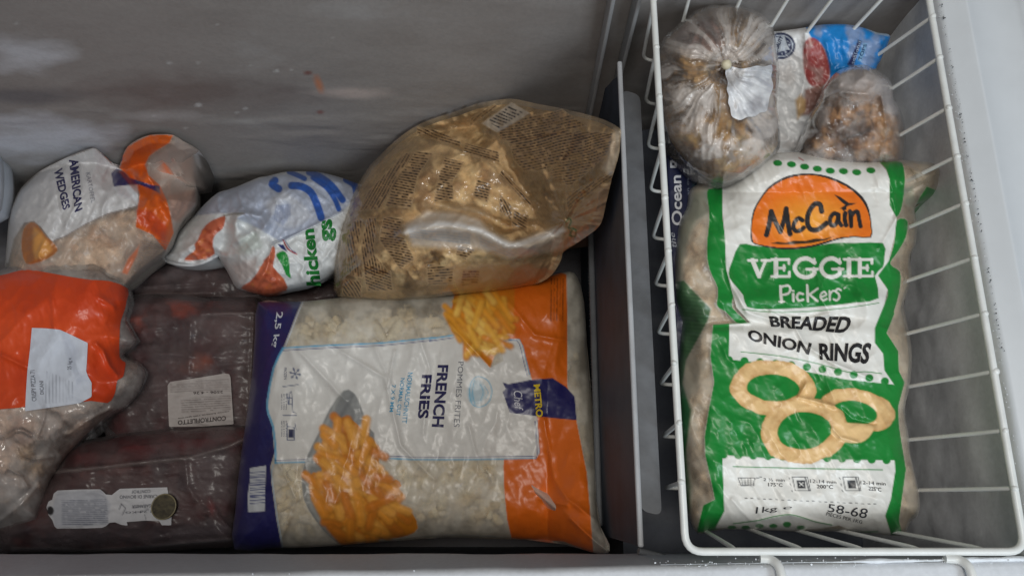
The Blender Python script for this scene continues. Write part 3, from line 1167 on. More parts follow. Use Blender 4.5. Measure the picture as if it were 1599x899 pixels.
# stripes and main fields
OL += [poly_(z2((312, 238), (340, 222), (385, 208), (385, 350), (398, 450), (404, 560), (430, 650), (436, 720), (432, 780), (500, 850), (450, 850), (400, 800), (358, 770), (362, 690), (322, 600), (310, 500), (322, 350)), GREEN, 1, 1.2, 3),
       poly_([(1113, 506), (1139, 505), (1175, 503), (1375, 505), (1390, 470), (1397, 490), (1385, 520), (1403, 548), (1404, 579), (1413, 597), (1403, 634), (1404, 664), (1408, 690), (1415, 732), (1404, 812), (1409, 834),
              (1392, 836), (1378, 790), (1250, 780), (1130, 800), (1120, 828), (1087, 832), (1098, 788), (1116, 779), (1110, 750), (1101, 710), (1100, 681), (1106, 642), (1115, 596), (1109, 556)], GREEN, 1, 1.2),
       poly_(z2((1118, 102), (1160, 94), (1205, 96), (1228, 110), (1238, 180), (1226, 300), (1200, 358), (1168, 335), (1165, 200), (1148, 130)), GREEN, 1, 1.2, 3),
       poly_(z2((1200, 370), (1250, 373), (1243, 450), (1205, 520), (1170, 575), (1215, 612), (1215, 690), (1190, 790), (1150, 895), (1090, 895), (1130, 790), (1158, 700), (1112, 630), (1160, 560), (1188, 470)), GREEN, 1, 1.2, 3),
       poly_([(1447, 291), (1468, 299), (1448, 320), (1429, 322), (1436, 308)], GREEN, 1, 1.2),
       poly_([(1410, 296), (1425, 290), (1430, 312), (1422, 324), (1412, 318)], (70, 120, 95), .5, 6)]
# white fields
OL += [poly_([(1128, 289), (1165, 266), (1200, 241), (1250, 239), (1310, 246), (1373, 253), (1384, 266), (1389, 280), (1389, 320), (1400, 340), (1397, 370), (1388, 407), (1371, 430), (1386, 452), (1381, 475), (1374, 492), (1366, 512),
              (1366, 535), (1379, 552), (1381, 578), (1396, 600), (1320, 592), (1250, 578), (1190, 566), (1138, 561), (1139, 506), (1172, 504), (1150, 480), (1143, 455), (1134, 420), (1132, 370), (1128, 330)], WHITE, 1, 1.2),
       poly_(z2((465, 483), (530, 490), (600, 495), (700, 508), (800, 495), (900, 478), (1000, 478), (1135, 478), (1142, 540), (1135, 590), (1097, 632), (1115, 735), (1000, 757), (800, 778), (600, 787), (500, 777), (480, 720), (430, 660), (412, 620), (430, 560)), GREEN, 1, 1.2, 2),
       poly_(outline_o, BLACK, 1, 1, 2), poly_(orange_o, (236, 128, 32), 1, 1, 2), fn_(orange_grad)] + logo + veg + pick + dots
OL += [stroke_(z2((475, 787), (620, 800), (800, 796), (1000, 775), (1116, 757)), 1.5, GREEN, .9, 1, 3),
       stroke_([(1157, 549), (1221, 556), (1279, 568), (1325, 581), (1350, 580), (1377, 583)], 1.6, GREEN, .9, 1, 3),
       stroke_(z2((742, 80), (762, 92)), 2, (170, 60, 50), .8, 1)]
OL += [poly_([(1128, 710), (1200, 715), (1300, 717), (1397, 718), (1398, 735), (1391, 779), (1382, 805), (1391, 833), (1339, 831), (1310, 820), (1270, 826), (1230, 828), (1170, 827), (1117, 824), (1131, 798), (1130, 769)], WHITE, 1, 1.2)] + scal
OL += [ring_print(1338, 640, 60, 33, 35, 18, 10, 3, -2, 4), ring_print(1207, 605, 67, 43, 41, 21, 4, 2), ring_print(1255, 672, 69, 51, 42, 29, -4, 4),
       poly_([(1300, 664), (1325, 660), (1362, 664), (1360, 678), (1345, 690), (1320, 690), (1300, 680)], RB, 1, 2, 3), stroke_([(1300, 664), (1306, 680), (1330, 690)], 2, (235, 205, 165), .8, 2, 3)]
# small print on the lower field
OL += [stroke_([(1145, 728), (1262, 731), (1378, 733)], 1.8, GREEN, .9, 1), stroke_([(1145, 817), (1183, 812), (1208, 806), (1234, 803), (1255, 808), (1273, 814), (1299, 819)], 1.8, GREEN, .9, 1, 3),
       stroke_([(1340, 830), (1371, 829)], 1.8, GREEN, .9, 1)]
OL += [stroke_([(1163 + k * 9.6, 777 + k * .45), (1166.5 + k * 9.6, 777.2 + k * .45)], 1.3, BLACK, .9, .8) for k in range(22)]
OL += [ell_(1143 + k * 21.5, 823 + (-2.4 if k in (2, 3) else -4.8 if k == 4 else 0), 6.5, 3.4 if k != 4 else 4.6, GREEN, .95, 1) for k in range(6)]
CK = (60, 62, 66)
OL += [stroke_(z4((366, 236), (378, 270), (432, 272), (438, 238), (366, 236)), 1.3, CK, .9, .8), stroke_(z4((438, 240), (468, 232)), 1.5, CK, .9, .8)] + \
      [stroke_(z4((366 + k * 14, 238), (374 + k * 12, 271)), .9, CK, .8, .8) for k in range(1, 5)] + [stroke_(z4((368, 247 + k * 9), (436, 248 + k * 9)), .9, CK, .8, .8) for k in range(3)]
for ox, sq in ((600, 1), (818, 0)):
    OL += [stroke_(z4((ox, 232), (ox + 12, 292), (ox + 78, 292), (ox + 66, 234), (ox, 232)), 1.3, CK, .95, .8),
           poly_(z4((ox + 18, 246), (ox + 54, 246), (ox + 58, 282), (ox + 24, 282)), (40, 42, 46)),
           stroke_(z4((ox + 56, 236), (ox + 72, 291)), 2.6, CK, .8, .8)]
    if sq:
        OL += [stroke_(z4((ox + 30, 256), (ox + 48, 272)), 1.4, WHITE, .9, .8), stroke_(z4((ox + 48, 256), (ox + 30, 272)), 1.4, WHITE, .9, .8)]
for xx in (585, 803):
    OL += [stroke_(z4((xx + k * 6, 235 + k * 27), (xx + 3 + k * 6, 242 + k * 27)), 1.4, CK, .9, .8) for k in range(3)]

osheet = sheet('bag_film', OS, FILM, onion, (226, 216, 198, .2), OL, step=1.5, under=.03)


def onion_inside(P, col):
    n = fbm(P[:, 0] / 12, P[:, 1] / 12, 61, 4)[:, None]
    col[:, :3] = lin((190, 156, 118)) * (1 - n) + lin((236, 214, 184)) * n
    return col


mound('frozen_onion_rings', OS, .010, FOOD, onion, (214, 184, 148, 1), [fn_(onion_inside), blotch((150, 112, 84), 15, .56, .6, 44)], lump=(26, .014, 41), shrink=5)
# the ribbed top tail of film and the text
text_on(OS, 'BREADED', z3((640, 138), (1050, 176), (1088, 84), (628, 82)), ink(BLACK), onion, bold=.035, name='product_lettering')
text_on(OS, 'ONION', z3((518, 212), (845, 292), (862, 228), (512, 150)), ink(BLACK), onion, bold=.03, name='product_lettering')
text_on(OS, 'RINGS', z3((905, 318), (1165, 342), (1190, 226), (900, 228)), ink(BLACK), onion, bold=.035, name='product_lettering')
for s, q, b in (('2 ½ min', ((476, 250), (568, 254), (568, 239), (476, 237)), 0), ('175°C', ((497, 273), (558, 275), (558, 259), (497, 257)), .01),
                ('12-14 min', ((678, 258), (790, 262), (790, 248), (678, 242)), 0), ('200°C', ((706, 281), (776, 284), (776, 267), (706, 265)), .01),
                ('12-14 min', ((895, 264), (1003, 269), (1003, 254), (895, 248)), 0), ('225°C', ((930, 290), (984, 296), (984, 278), (930, 273)), .01),
                ('58-68', ((752, 382), (918, 412), (930, 370), (756, 348)), 0), ('PIECES PER 1KG', ((745, 398), (900, 434), (903, 421), (750, 383)), 0),
                ('1kg ℮', ((440, 400), (600, 372), (600, 358), (446, 362)), 0)):
    text_on(OS, s, z4(*q), ink((48, 50, 56)), onion, bold=b, name='small_print', cell=5)

# ================================================================== French fries bag
y7 = lambda *p: Z(360, 420, 1.953, p)
y8 = lambda *p: Z(640, 420, 1.953, p)
NAVY, ORNG, LBLUE = (34, 32, 92), (226, 108, 22), (92, 168, 206)
fries = root_at('french_fries_bag', 650, 660, -.44, 'large bag of french fries with navy end band and orange stripe', 'food bag')
fo = [(403, 472), (440, 471), (480, 470), (560, 462), (640, 460), (700, 460), (760, 450), (820, 437), (862, 429), (890, 424), (902, 434), (912, 470), (917, 540), (924, 620), (930, 700), (931, 780),
      (938, 822), (952, 850), (948, 864), (926, 862), (880, 849), (820, 842), (700, 838), (600, 845), (500, 853), (430, 855), (366, 857), (367, 800), (375, 720), (385, 650), (394, 580), (398, 520)]


def fries_extra(P, d):
    x, y = P[:, 0], P[:, 1]
    z = -.012 * np.clip((x - 905) / 30, 0, 1) - .01 * np.clip((430 - x) / 60, 0, 1)
    z += .004 * (fbm(x / 55, y / 55, 71, 3) - .5) * 2
    z += .13 * np.clip((x - 855) / 90, 0, 1.1) * np.clip((y - 540) / 290, 0, 1.1)
    return z


FS = Surf(fo, -.385, .055, 95, noise=[(70, 150, 14, .011, 15, 'c'), (44, 90, -20, .002, 16, 'c'), (22, 60, -25, .003, 18, False), (18, 16, 0, .0022, 22, False)],
          creases=[(y7((300, 230), (470, 330), (520, 540), (620, 640)), 4, .0035), (y7((440, 240), (520, 420)), 4, .003), (y8((0, 120), (60, 300), (40, 500)), 4, .003),
                   (y8((410, 460), (440, 640), (480, 700), (560, 760)), 5, .005), (y8((300, 100), (380, 200), (480, 220)), 5, .004), (y8((120, 165), (245, 300)), 4, .004),
                   (y8((180, 480), (200, 560)), 4, .003), (y7((130, 560), (200, 700), (150, 830)), 5, .004), (y8((490, 760), (600, 860)), 4, .004),
                   (y8((400, 700), (480, 720)), 4, .004), (y7((210, 250), (350, 400)), 5, .004), (y7((500, 250), (480, 360)), 3, .003)],
          extra=fries_extra, sm=2)
FS.floor = beside_divider
frame = y7((160, 240), (300, 232), (460, 225), (625, 208)) + y8((60, 212), (140, 200), (245, 300), (285, 280), (275, 216), (305, 213), (334, 212), (346, 235), (352, 262), (370, 330), (388, 450), (396, 560), (385, 578), (0, 580)) + \
    y7((455, 576), (300, 586), (135, 590), (130, 560), (140, 520), (128, 480), (112, 445), (112, 395), (130, 300))
fline = frame
navy_band = y7((60, 98), (218, 98), (200, 140), (183, 185), (160, 242), (130, 300), (110, 400), (112, 440), (127, 480), (134, 560), (122, 600), (125, 650), (140, 760), (157, 850), (0, 870), (-10, 860))
FL = [haze_film(.22, .62, 26, 51)]
FL += [poly_(frame, (222, 220, 216), .93, 2)]
FL += [poly_(navy_band, NAVY, 1, 1.2, 0),
       stroke_(y7((222, 98), (203, 142), (186, 187), (163, 245)), 1.6, (190, 200, 215), .9, 1), stroke_(y7((160, 242), (132, 300), (113, 398), (115, 440), (130, 480), (138, 560), (136, 590)), 3.4, LBLUE, .9, 1, 2),
       stroke_(y7((130, 595), (125, 620), (128, 650), (143, 760), (160, 850)), 1.6, (150, 180, 205), .9, 1)]
for dx, c, w in ((0, LBLUE, 2.6), (4, (52, 70, 130), 1.2)):
    FL += [stroke_([(x, y + dx) for x, y in y7((160, 240), (300, 232), (460, 225), (625, 208)) + y8((60, 212), (134, 201))], w, c, .9, 1, 2),
           stroke_([(x, y - dx) for x, y in y7((136, 590), (300, 586), (455, 576)) + y8((0, 580), (200, 580), (380, 578))], w, c, .9, 1, 2),
           stroke_([(x - dx, y + dx * .4) for x, y in y8((385, 578), (396, 560), (390, 460))], w, c, .9, 1, 2),
           stroke_([(x - dx, y + dx * .7) for x, y in y8((277, 216), (305, 213), (334, 212), (346, 235), (352, 262), (366, 320))], w, c, .9, 1, 2)]
orange_top = y8((120, 165), (135, 80), (250, 60), (345, 35), (420, 22), (460, 10), (478, 16), (480, 120), (480, 350), (492, 420), (508, 460), (540, 620), (552, 760), (560, 868), (470, 830), (310, 822), (296, 760), (288, 680), (285, 600), (287, 580), (385, 578), (396, 560), (388, 450), (370, 330),
                (352, 262), (346, 235), (334, 212), (305, 213), (275, 216), (262, 250), (245, 300))
FL += [poly_(orange_top, ORNG, 1, 1.2)]
chip_top = y8((118, 168), (138, 82), (180, 78), (250, 64), (320, 60), (318, 130), (310, 190), (275, 225), (265, 250), (245, 300))
FL += [poly_(chip_top, (214, 128, 30), .9, 3)]
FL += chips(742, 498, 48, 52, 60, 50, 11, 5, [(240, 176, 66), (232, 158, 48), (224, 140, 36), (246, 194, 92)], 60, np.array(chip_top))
FL += [poly_(y8((283, 345), (300, 350), (370, 337), (435, 332), (475, 358), (503, 388), (509, 460), (440, 454), (305, 438), (283, 375), (292, 365)), NAVY, 1, 1.2)]
# crinkled silver paper cone and the fries in it
FL += [poly_(y7((345, 370), (372, 374), (388, 395), (402, 430), (420, 480), (440, 540), (330, 760), (345, 838), (300, 815), (255, 760), (222, 700), (218, 620), (238, 560), (268, 500), (300, 430)), (128, 130, 130), .92, 2, 2),
       stroke_(y7((335, 380), (270, 520), (235, 620), (250, 730), (320, 820)), 4, (178, 178, 172), .6, 5, 3), stroke_(y7((372, 385), (330, 460), (280, 560)), 5, (96, 98, 100), .5, 6, 3)]
pile = y7((345, 450), (372, 460), (400, 485), (422, 498), (418, 522), (395, 530), (400, 556), (424, 552), (440, 532), (456, 545), (452, 600), (470, 650), (505, 640), (522, 660), (500, 690), (520, 730), (556, 745), (572, 790), (540, 812), (480, 822), (400, 824), (335, 824), (300, 790),
          (280, 740), (245, 680), (243, 640), (252, 618), (280, 622), (272, 580), (275, 540), (292, 500), (318, 495), (318, 465))
FL += [poly_(pile, (206, 126, 28), 1, 1.5, 2)]
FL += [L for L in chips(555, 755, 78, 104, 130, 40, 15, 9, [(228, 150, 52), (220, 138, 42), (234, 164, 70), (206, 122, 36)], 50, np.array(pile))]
# chef hat drawn in light blue
HB = (110, 180, 210)
FL += [ell_(744, 612, 14, 20, HB, .35, 4), stroke_([(736, 596), (744, 588), (756, 590), (764, 597), (768, 610), (765, 624), (758, 632)], 1.6, HB, .9, 1, 3),
       stroke_([(736, 596), (733, 612), (737, 630), (748, 635), (758, 632)], 1.6, HB, .9, 1, 3), stroke_([(741, 594), (738, 612), (742, 632)], 1.3, HB, .8, 1, 3), stroke_([(750, 600), (755, 612), (750, 625)], 1.3, HB, .8, 1, 3),
       stroke_([(756, 602), (762, 612), (758, 622)], 1.1, HB, .8, 1, 3), ell_(736, 620, 4, 8, HB, .5, 3)]
# snowflake and cooking icons
SN = (70, 84, 120)
for k in range(3):
    a = math.pi * k / 3 + .2
    FL += [stroke_([(461 - 9 * math.cos(a), 583 - 9 * math.sin(a)), (461 + 9 * math.cos(a), 583 + 9 * math.sin(a))], 1.3, SN, .9, .8)]
for k in range(6):
    a = math.pi * k / 3 + .2
    FL += [ell_(461 + 7 * math.cos(a), 583 + 7 * math.sin(a), 2, 2, SN, .7, 1)]
FL += [stroke_(y7((160, 358), (206, 352)), 1.3, SN, .9, .8), stroke_(y7((160, 446), (202, 445)), 1.3, SN, .9, .8),
       stroke_(y7((180, 378), (186, 372), (188, 400), (190, 436), (200, 438)), 1.3, SN, .9, .8), stroke_(y7((172, 380), (176, 412), (186, 412)), 1.5, SN, .9, .8), stroke_(y7((172, 392), (186, 392)), 1.2, SN, .9, .8),
       stroke_(y7((178, 380), (180, 412)), 1.2, SN, .9, .8),
       stroke_(y7((172, 470), (172, 520), (194, 520), (194, 482), (172, 480)), 1.4, SN, .9, .8), poly_(y7((176, 488), (192, 488), (192, 514), (176, 514)), (44, 48, 80), 1, 1),
       stroke_(y7((196, 470), (200, 488)), 1.2, SN, .9, .8)]
bar = y7((58, 606), (108, 598), (104, 738), (54, 740), (52, 690), (58, 650))
FL += [poly_(bar, (205, 208, 212), 1, 1)]
for k, (y, w) in enumerate(zip((655, 664, 670, 679, 688, 693, 702, 711, 617, 626, 632, 641, 648), (2.2, 1, 1.6, 1, 2.4, 1, 1.6, 1.2, 1.4, 1, 2, 1, 1.4))):
    FL += [stroke_(y7((60, y + 3), (104, y)), w, (60, 70, 130), .9, .8)]
for k in range(5):
    FL += [lines_(y8((430 + k * 9, 28), (434 + k * 9, 28), (432 + k * 9, 158), (428 + k * 9, 158)), 90, 1.9, (60, 30, 20), .7, .95, 0, k)]
sheet('bag_film', FS, FILM, fries, (232, 226, 212, .4), FL, step=1.6, under=.06)
CR = [(232, 214, 176), (226, 204, 160), (236, 222, 190), (218, 196, 156), (238, 226, 204)]
pieces('frozen_fries', FS, 1900, (.05, .011), FOOD, fries, CR, 3, .016)
mound('fries_heap', FS, .026, FOOD, fries, (200, 180, 146, 1), [blotch((150, 128, 104), 22, .5, .6, 9)], step=5, lump=(16, .008, 5))
NK, PK = ink((40, 38, 84)), ink((120, 122, 130))
text_on(FS, 'FRENCH', y8((85, 292), (66, 480), (103, 482), (118, 292)), NK, fries, bold=.035, name='product_lettering')
text_on(FS, 'FRIES', y8((37, 322), (23, 455), (56, 455), (68, 322)), NK, fries, bold=.035, name='product_lettering')
text_on(FS, 'POMMES FRITES', y8((148, 282), (133, 480), (151, 482), (164, 282)), PK, fries, name='product_lettering')
for s, q in (('NORMALSCHNITT', ((541, 315), (522, 470), (537, 470), (556, 315))), ('NORMAL CUT', ((519, 332), (505, 447), (517, 447), (532, 332))), ('7 X 9 MM', ((492, 352), (484, 435), (496, 435), (504, 352)))):
    text_on(FS, s, y7(*q), ink((84, 158, 196)), fries, name='small_print', bold=.01)
text_on(FS, '2,5 kg', y7((134, 131), (122, 240), (143, 238), (161, 130)), ink((205, 208, 216)), fries, name='weight_lettering', bold=.02)
text_on(FS, 'METRO', y8((377, 352), (385, 452), (407, 450), (397, 350)), ink((226, 196, 44)), fries, name='brand_lettering', bold=.035)
text_on(FS, 'Chef', y8((316, 372), (320, 432), (346, 430), (342, 368)), ink((214, 214, 222)), fries, name='brand_lettering', shear=.35)
text_on(FS, 'FROZEN', y7((163, 300), (163, 336), (171, 336), (171, 300)), ink((90, 96, 120)), fries, name='small_print')
for yy_ in (380, 462):
    for k in range(3):
        text_on(FS, '180°C 5 MIN'[k:], y7((154 + k * 7, yy_), (154 + k * 7, yy_ + 48), (158 + k * 7, yy_ + 48), (158 + k * 7, yy_)), ink((90, 96, 120)), fries, name='small_print')

# ================================================================== round knotted bag in the basket
z1 = lambda *p: Z(1000, 0, 2.996, p)
knot = root_at('knotted_bag', 1125, 150, -.12, 'round clear plastic bag gathered to a knot, white label, in the basket corner', 'food bag')
ko = z1((330, 22), (380, 24), (430, 20), (480, 28), (530, 48), (590, 92), (622, 140), (640, 240), (650, 330), (646, 420), (640, 500), (655, 600), (652, 690), (610, 740), (560, 785), (500, 822), (450, 848), (400, 862), (345, 856), (290, 832),
         (245, 800), (205, 765), (165, 715), (140, 680), (118, 630), (100, 560), (88, 480), (82, 400), (80, 310), (82, 240), (100, 190), (130, 160), (165, 125), (200, 98), (230, 70), (262, 48), (300, 34))
KX, KY = z1((402, 302))[0]


def knot_extra(P, d):
    X, Y = P[:, 0] - KX, P[:, 1] - KY
    r = np.hypot(X, Y)
    a = np.arctan2(Y, X)
    w = a + .5 * (fbm(P[:, 0] / 50, P[:, 1] / 50, 84, 2) - .5)
    n = .6 * fbm(w * 9 + 30, r / 90, 81, 3, True) + .6 * vnoise(w * 22 + 60, r / 120, 82)
    z = .0075 * (n - .6) * np.clip(r / 12, 0, 1) * np.clip(1.25 - r / 150, 0, 1)
    z += .010 * np.exp(-(r / 7) ** 2) - .012 * np.exp(-((r - 14) / 12) ** 2)
    return z


KS = Surf(ko, -.048, .06, 80, noise=[(50, 60, 30, .012, 17, 'c'), (40, 40, 0, .004, 7, False), (11, 11, 0, .0016, 9, True)], extra=knot_extra, sm=3, wob=1.0)


def knot_frost(P, col):
    X, Y = P[:, 0] - KX, P[:, 1] - KY
    r = np.hypot(X, Y); a = np.arctan2(Y, X)
    a = a + .5 * (fbm(P[:, 0] / 50, P[:, 1] / 50, 84, 2) - .5)
    streak = fbm(a * 16 + 20, r / 70, 33, 4, True)
    big = fbm(P[:, 0] / 38, P[:, 1] / 38, 35, 4)
    near = np.clip(1.5 - r / 85, 0, 1)
    w = np.clip((streak - .40) * 4, 0, 1) * np.clip((big - .40) * 6, 0, 1) * (.35 + .65 * near)
    w = np.maximum(w, np.clip((big - .58) * 9, 0, 1) * .75)
    w = np.maximum(w, .75 * np.clip((vnoise(a * 6 + 3, r / 70, 39) - .45) * 4, 0, 1) * near * (Y < 10))
    w = w * np.clip(1.3 - np.clip(P[:, 1] - 215, 0, 100) / 60, .15, 1)
    col[:, :3] = lin((222, 214, 208))
    col[:, 3] = np.clip(w * .78 + .03, 0, .9)
    return col


sheet('bag_film', KS, CLEAR, knot, (220, 214, 208, .2), [fn_(knot_frost)], step=1.8, under=.05)
mound('frozen_patties', KS, .006, FOOD, knot, (178, 138, 84, 1), [blotch((104, 76, 44), 30, .48, .85, 91), blotch((182, 152, 100), 18, .56, .7, 92), poly_(z1((190, 110), (330, 90), (390, 130), (400, 220), (320, 260), (210, 240), (150, 180)), (140, 104, 110), .7, 16),
                                                                  poly_(z1((120, 430), (150, 450), (140, 500), (100, 500)), (50, 60, 62), .7, 8), poly_(z1((560, 610), (620, 600), (640, 680), (570, 700)), (70, 74, 78), .7, 10)],
      lump=(30, .014, 93), shrink=5)
kl = z1((403, 318), (430, 312), (470, 322), (510, 316), (545, 308), (580, 312), (612, 304), (618, 330), (612, 360), (622, 400), (614, 430), (604, 455), (598, 495), (588, 522), (560, 528), (535, 545), (500, 548), (470, 562), (445, 556), (426, 542), (420, 505), (410, 480), (414, 450), (404, 420), (409, 385), (398, 350))
sheet('paper_label', KS, FILM, knot, (226, 226, 228, .86), [blotch((176, 178, 184), 16, .45, .6, 4), blotch((236, 238, 240), 9, .55, .6, 14), poly_(z1((500, 470), (560, 440), (580, 500), (520, 530)), (140, 136, 140), .6, 10)], poly=smooth(kl, 3), off=.003, step=2)
kn = KS.pos(np.array([[KX, KY]]), .004)[0]
bm = bmesh.new()
bmesh.ops.create_uvsphere(bm, u_segments=14, v_segments=10, radius=.0042)
for v in bm.verts:
    v.co *= 1 + .25 * (vnoise(v.co.x * 900, v.co.y * 900 + v.co.z * 600, 3) - .5)
bm.verts.index_update()
link('knot', np.array([tuple(v.co + Vector(kn)) for v in bm.verts]), [[v.index for v in f.verts] for f in bm.faces], plain('twisted_film', (214, 204, 176), .4, .4, 400), knot)
bm.free()

# ================================================================== blue and white seafood bag
prawn = root_at('seafood_bag', 1290, 150, -.13, 'flat blue and white bag with a red prawn picture behind the knotted bag', 'food bag')
po = z1((560, 170), (640, 150), (700, 140), (770, 130), (850, 116), (950, 114), (1010, 122), (1060, 136), (1110, 154), (1166, 164), (1158, 205), (1140, 245), (1120, 290), (1105, 315), (1080, 420), (1060, 640), (980, 780), (700, 780), (560, 700), (540, 400))
PS = Surf(po, -.082, .014, 40, grad=(.012, -.03), noise=[(60, 40, 40, .006, 31, True), (20, 14, 80, .0018, 33, True)], creases=[(z1((770, 130), (780, 300), (740, 520)), 6, .003), (z1((870, 200), (900, 330), (1000, 300)), 5, .003)], sm=3)
PL = [haze_film(.9, 1, 30, 3), poly_(z1((768, 120), (850, 105), (1010, 110), (1180, 150), (1170, 210), (1100, 330), (1060, 430), (880, 430), (888, 350), (876, 280), (862, 232), (838, 200), (800, 178)), (16, 128, 204), 1, 1.5),
      poly_(z1((1060, 136), (1166, 160), (1166, 172), (1100, 160)), (190, 208, 220), .8, 2),
      poly_(z1((762, 215), (782, 185), (812, 178), (845, 205), (868, 250), (884, 310), (886, 360), (866, 395), (836, 410), (800, 402), (776, 370), (762, 310)), (158, 44, 38), .95, 3, 2),
      stroke_(z1((790, 180), (800, 215)), 3, (230, 190, 180), .8, 3), poly_(z1((770, 420), (860, 390), (850, 470), (790, 540), (755, 540)), (130, 76, 58), .9, 5),
      poly_(z1((725, 470), (752, 440), (772, 470), (770, 520), (735, 560)), (206, 168, 112), .9, 5),
      blotch((186, 176, 170), 26, .56, .4, 12),
      ell_(1219, 72, 23, 21, (30, 40, 78)), ell_(1219, 72, 19.5, 17.5, (190, 198, 208)), ell_(1219, 72, 18, 16, (30, 40, 78)), poly_([(1196, 60), (1225, 57), (1232, 78), (1196, 86)], (178, 186, 196))]
PL += [ell_(1219 + 13.5 * math.cos(t), 72 + 12.5 * math.sin(t), 1.4, 1.4, (190, 198, 208), .9, 1) for t in (-1.1, -.6, -.1, .4, .9, 1.4)]
PL += [poly_(z1((1018, 188), (1036, 192), (998, 308), (966, 306), (1000, 240)), (24, 34, 84), 1, 1.2), poly_(z1((1044, 204), (1062, 206), (1032, 288), (1014, 284)), (126, 172, 202), 1, 1.2)]
sheet('bag_film', PS, FILM, prawn, (232, 234, 236, .97), PL, step=1.8, under=.03)
text_on(PS, 'QUALITY', [(1214, 84), (1224, 59), (1218, 56), (1208, 80)], ink((30, 40, 78)), prawn, name='badge_lettering', bold=.02)
text_on(PS, 'TOPS', z1((1033, 284), (1061, 210), (1047, 206), (1018, 281)), ink((24, 60, 120)), prawn, name='brand_lettering', bold=.01)
text_on(PS, 'seafood', z1((1000, 300), (1033, 196), (1020, 192), (982, 298)), ink((160, 180, 205)), prawn, name='brand_lettering')

# ================================================================== clear bag of brown pieces
brown = root_at('brown_pieces_bag', 1340, 190, -.12, 'clear bag of brown frozen pieces above the green bag', 'food bag')
bo = z1((980, 312), (1020, 304), (1060, 306), (1120, 335), (1160, 370), (1180, 402), (1184, 460), (1205, 490), (1226, 540), (1240, 600), (1242, 660), (1230, 760), (1200, 830), (1000, 850), (800, 830), (720, 760), (738, 690), (765, 620), (790, 560), (812, 510), (840, 470),
        (862, 410), (890, 365), (930, 328))
BC = [(960, 430, 155, 110), (975, 560, 170, 120), (870, 690, 150, 90), (1050, 690, 130, 100), (1150, 560, 80, 150), (1060, 400, 110, 90), (1180, 700, 70, 90)]


def brown_extra(P, d):
    z = np.zeros(len(P))
    for x, y, rx, ry in BC:
        (cx, cy_), = z1((x, y))
        q = np.hypot((P[:, 0] - cx) / rx * 2.996, (P[:, 1] - cy_) / ry * 2.996)
        z = np.maximum(z, .013 * np.sqrt(np.clip(1 - q * q, 0, 1)))
    return z


BS = Surf(bo, -.068, .04, 50, grad=(0, -.04), noise=[(40, 50, 60, .014, 57, 'c'), (18, 18, 0, .003, 51, True)], creases=[(z1((840, 470), (940, 430), (1060, 440)), 4, .005), (z1((1130, 450), (1150, 600), (1120, 740)), 4, .005)], extra=brown_extra, sm=3)
sheet('bag_film', BS, CLEAR, brown, (206, 198, 194, .2), [haze_film(.0, .4, 18, 15), poly_(z1((930, 325), (1060, 300), (1150, 370), (1180, 420), (1180, 560), (1120, 430), (980, 420), (850, 470)), (176, 166, 162), .6, 12)], step=1.8, under=.04)
mound('frozen_pieces', BS, .005, FOOD, brown, (176, 132, 92, 1), [blotch((92, 62, 44), 26, .48, .9, 17), blotch((196, 162, 126), 12, .58, .6, 18), stroke_(z1((1000, 640), (1040, 630), (1075, 590)), 6, (56, 40, 34), .8, 5), stroke_(z1((940, 650), (980, 690), (960, 720)), 6, (60, 44, 38), .7, 5)],  # dark strokes paint the shade in crevices between pieces
      lump=(16, .008, 19), shrink=3)

# ================================================================== navy fish carton on its side against the basket
fish = root_at('fish_packet', 1075, 400, -.12, 'navy packet reading Ocean Fish wedged along the left of the basket', 'food packet')
fo2 = [(1036, 205), (1060, 205), (1085, 240), (1092, 290), (1092, 600), (1052, 600), (1046, 430), (1040, 300)]
FI = Surf(fo2, -.088, .006, 10, grad=(0, 0), noise=[(20, 50, 5, .002, 61, True)], sm=0)
sheet('packet_wrap', FI, FILM, fish, (24, 30, 62, 1), [poly_([(1086, 240), (1092, 290), (1092, 320), (1080, 300)], (60, 80, 90), .8, 4)], step=2, under=.012)
text_on(FI, 'Ocean Fish', [(1066, 352), (1062, 218), (1045, 218), (1049, 352)], ink((206, 208, 214)), fish, name='product_lettering', bold=.02)
text_on(FI, 'an ocean passion', [(1078, 305), (1074, 215), (1069, 215), (1073, 305)], ink((130, 140, 160)), fish, name='small_print')
text_on(FI, 'the', [(1057, 385), (1053, 362), (1045, 364), (1048, 388)], ink((170, 176, 186)), fish, name='small_print', shear=.4)

# ================================================================== crumpled clear bag printed with brown columns of text
y6 = lambda *p: Z(500, 140, 2.644, p)
news = root_at('text_printed_bag', 740, 320, -.42, 'big clear bag of breaded pieces printed all over with columns of brown text', 'food bag')
no = y6((75, 860), (58, 780), (55, 700), (70, 600), (100, 520), (128, 440), (152, 395), (200, 320), (250, 268), (300, 220), (350, 180), (415, 140), (480, 115), (560, 90), (640, 60), (700, 48), (780, 38), (840, 46), (900, 60), (980, 74), (1050, 90), (1120, 108),
        (1180, 128), (1240, 162), (1240, 200), (1235, 260), (1222, 310), (1205, 365), (1192, 420), (1180, 470), (1172, 510), (1160, 550), (1138, 578), (1100, 606), (1050, 640), (1005, 668), (998, 690), (990, 712), (960, 760), (900, 800), (760, 830), (560, 848), (480, 860), (400, 870), (250, 880))


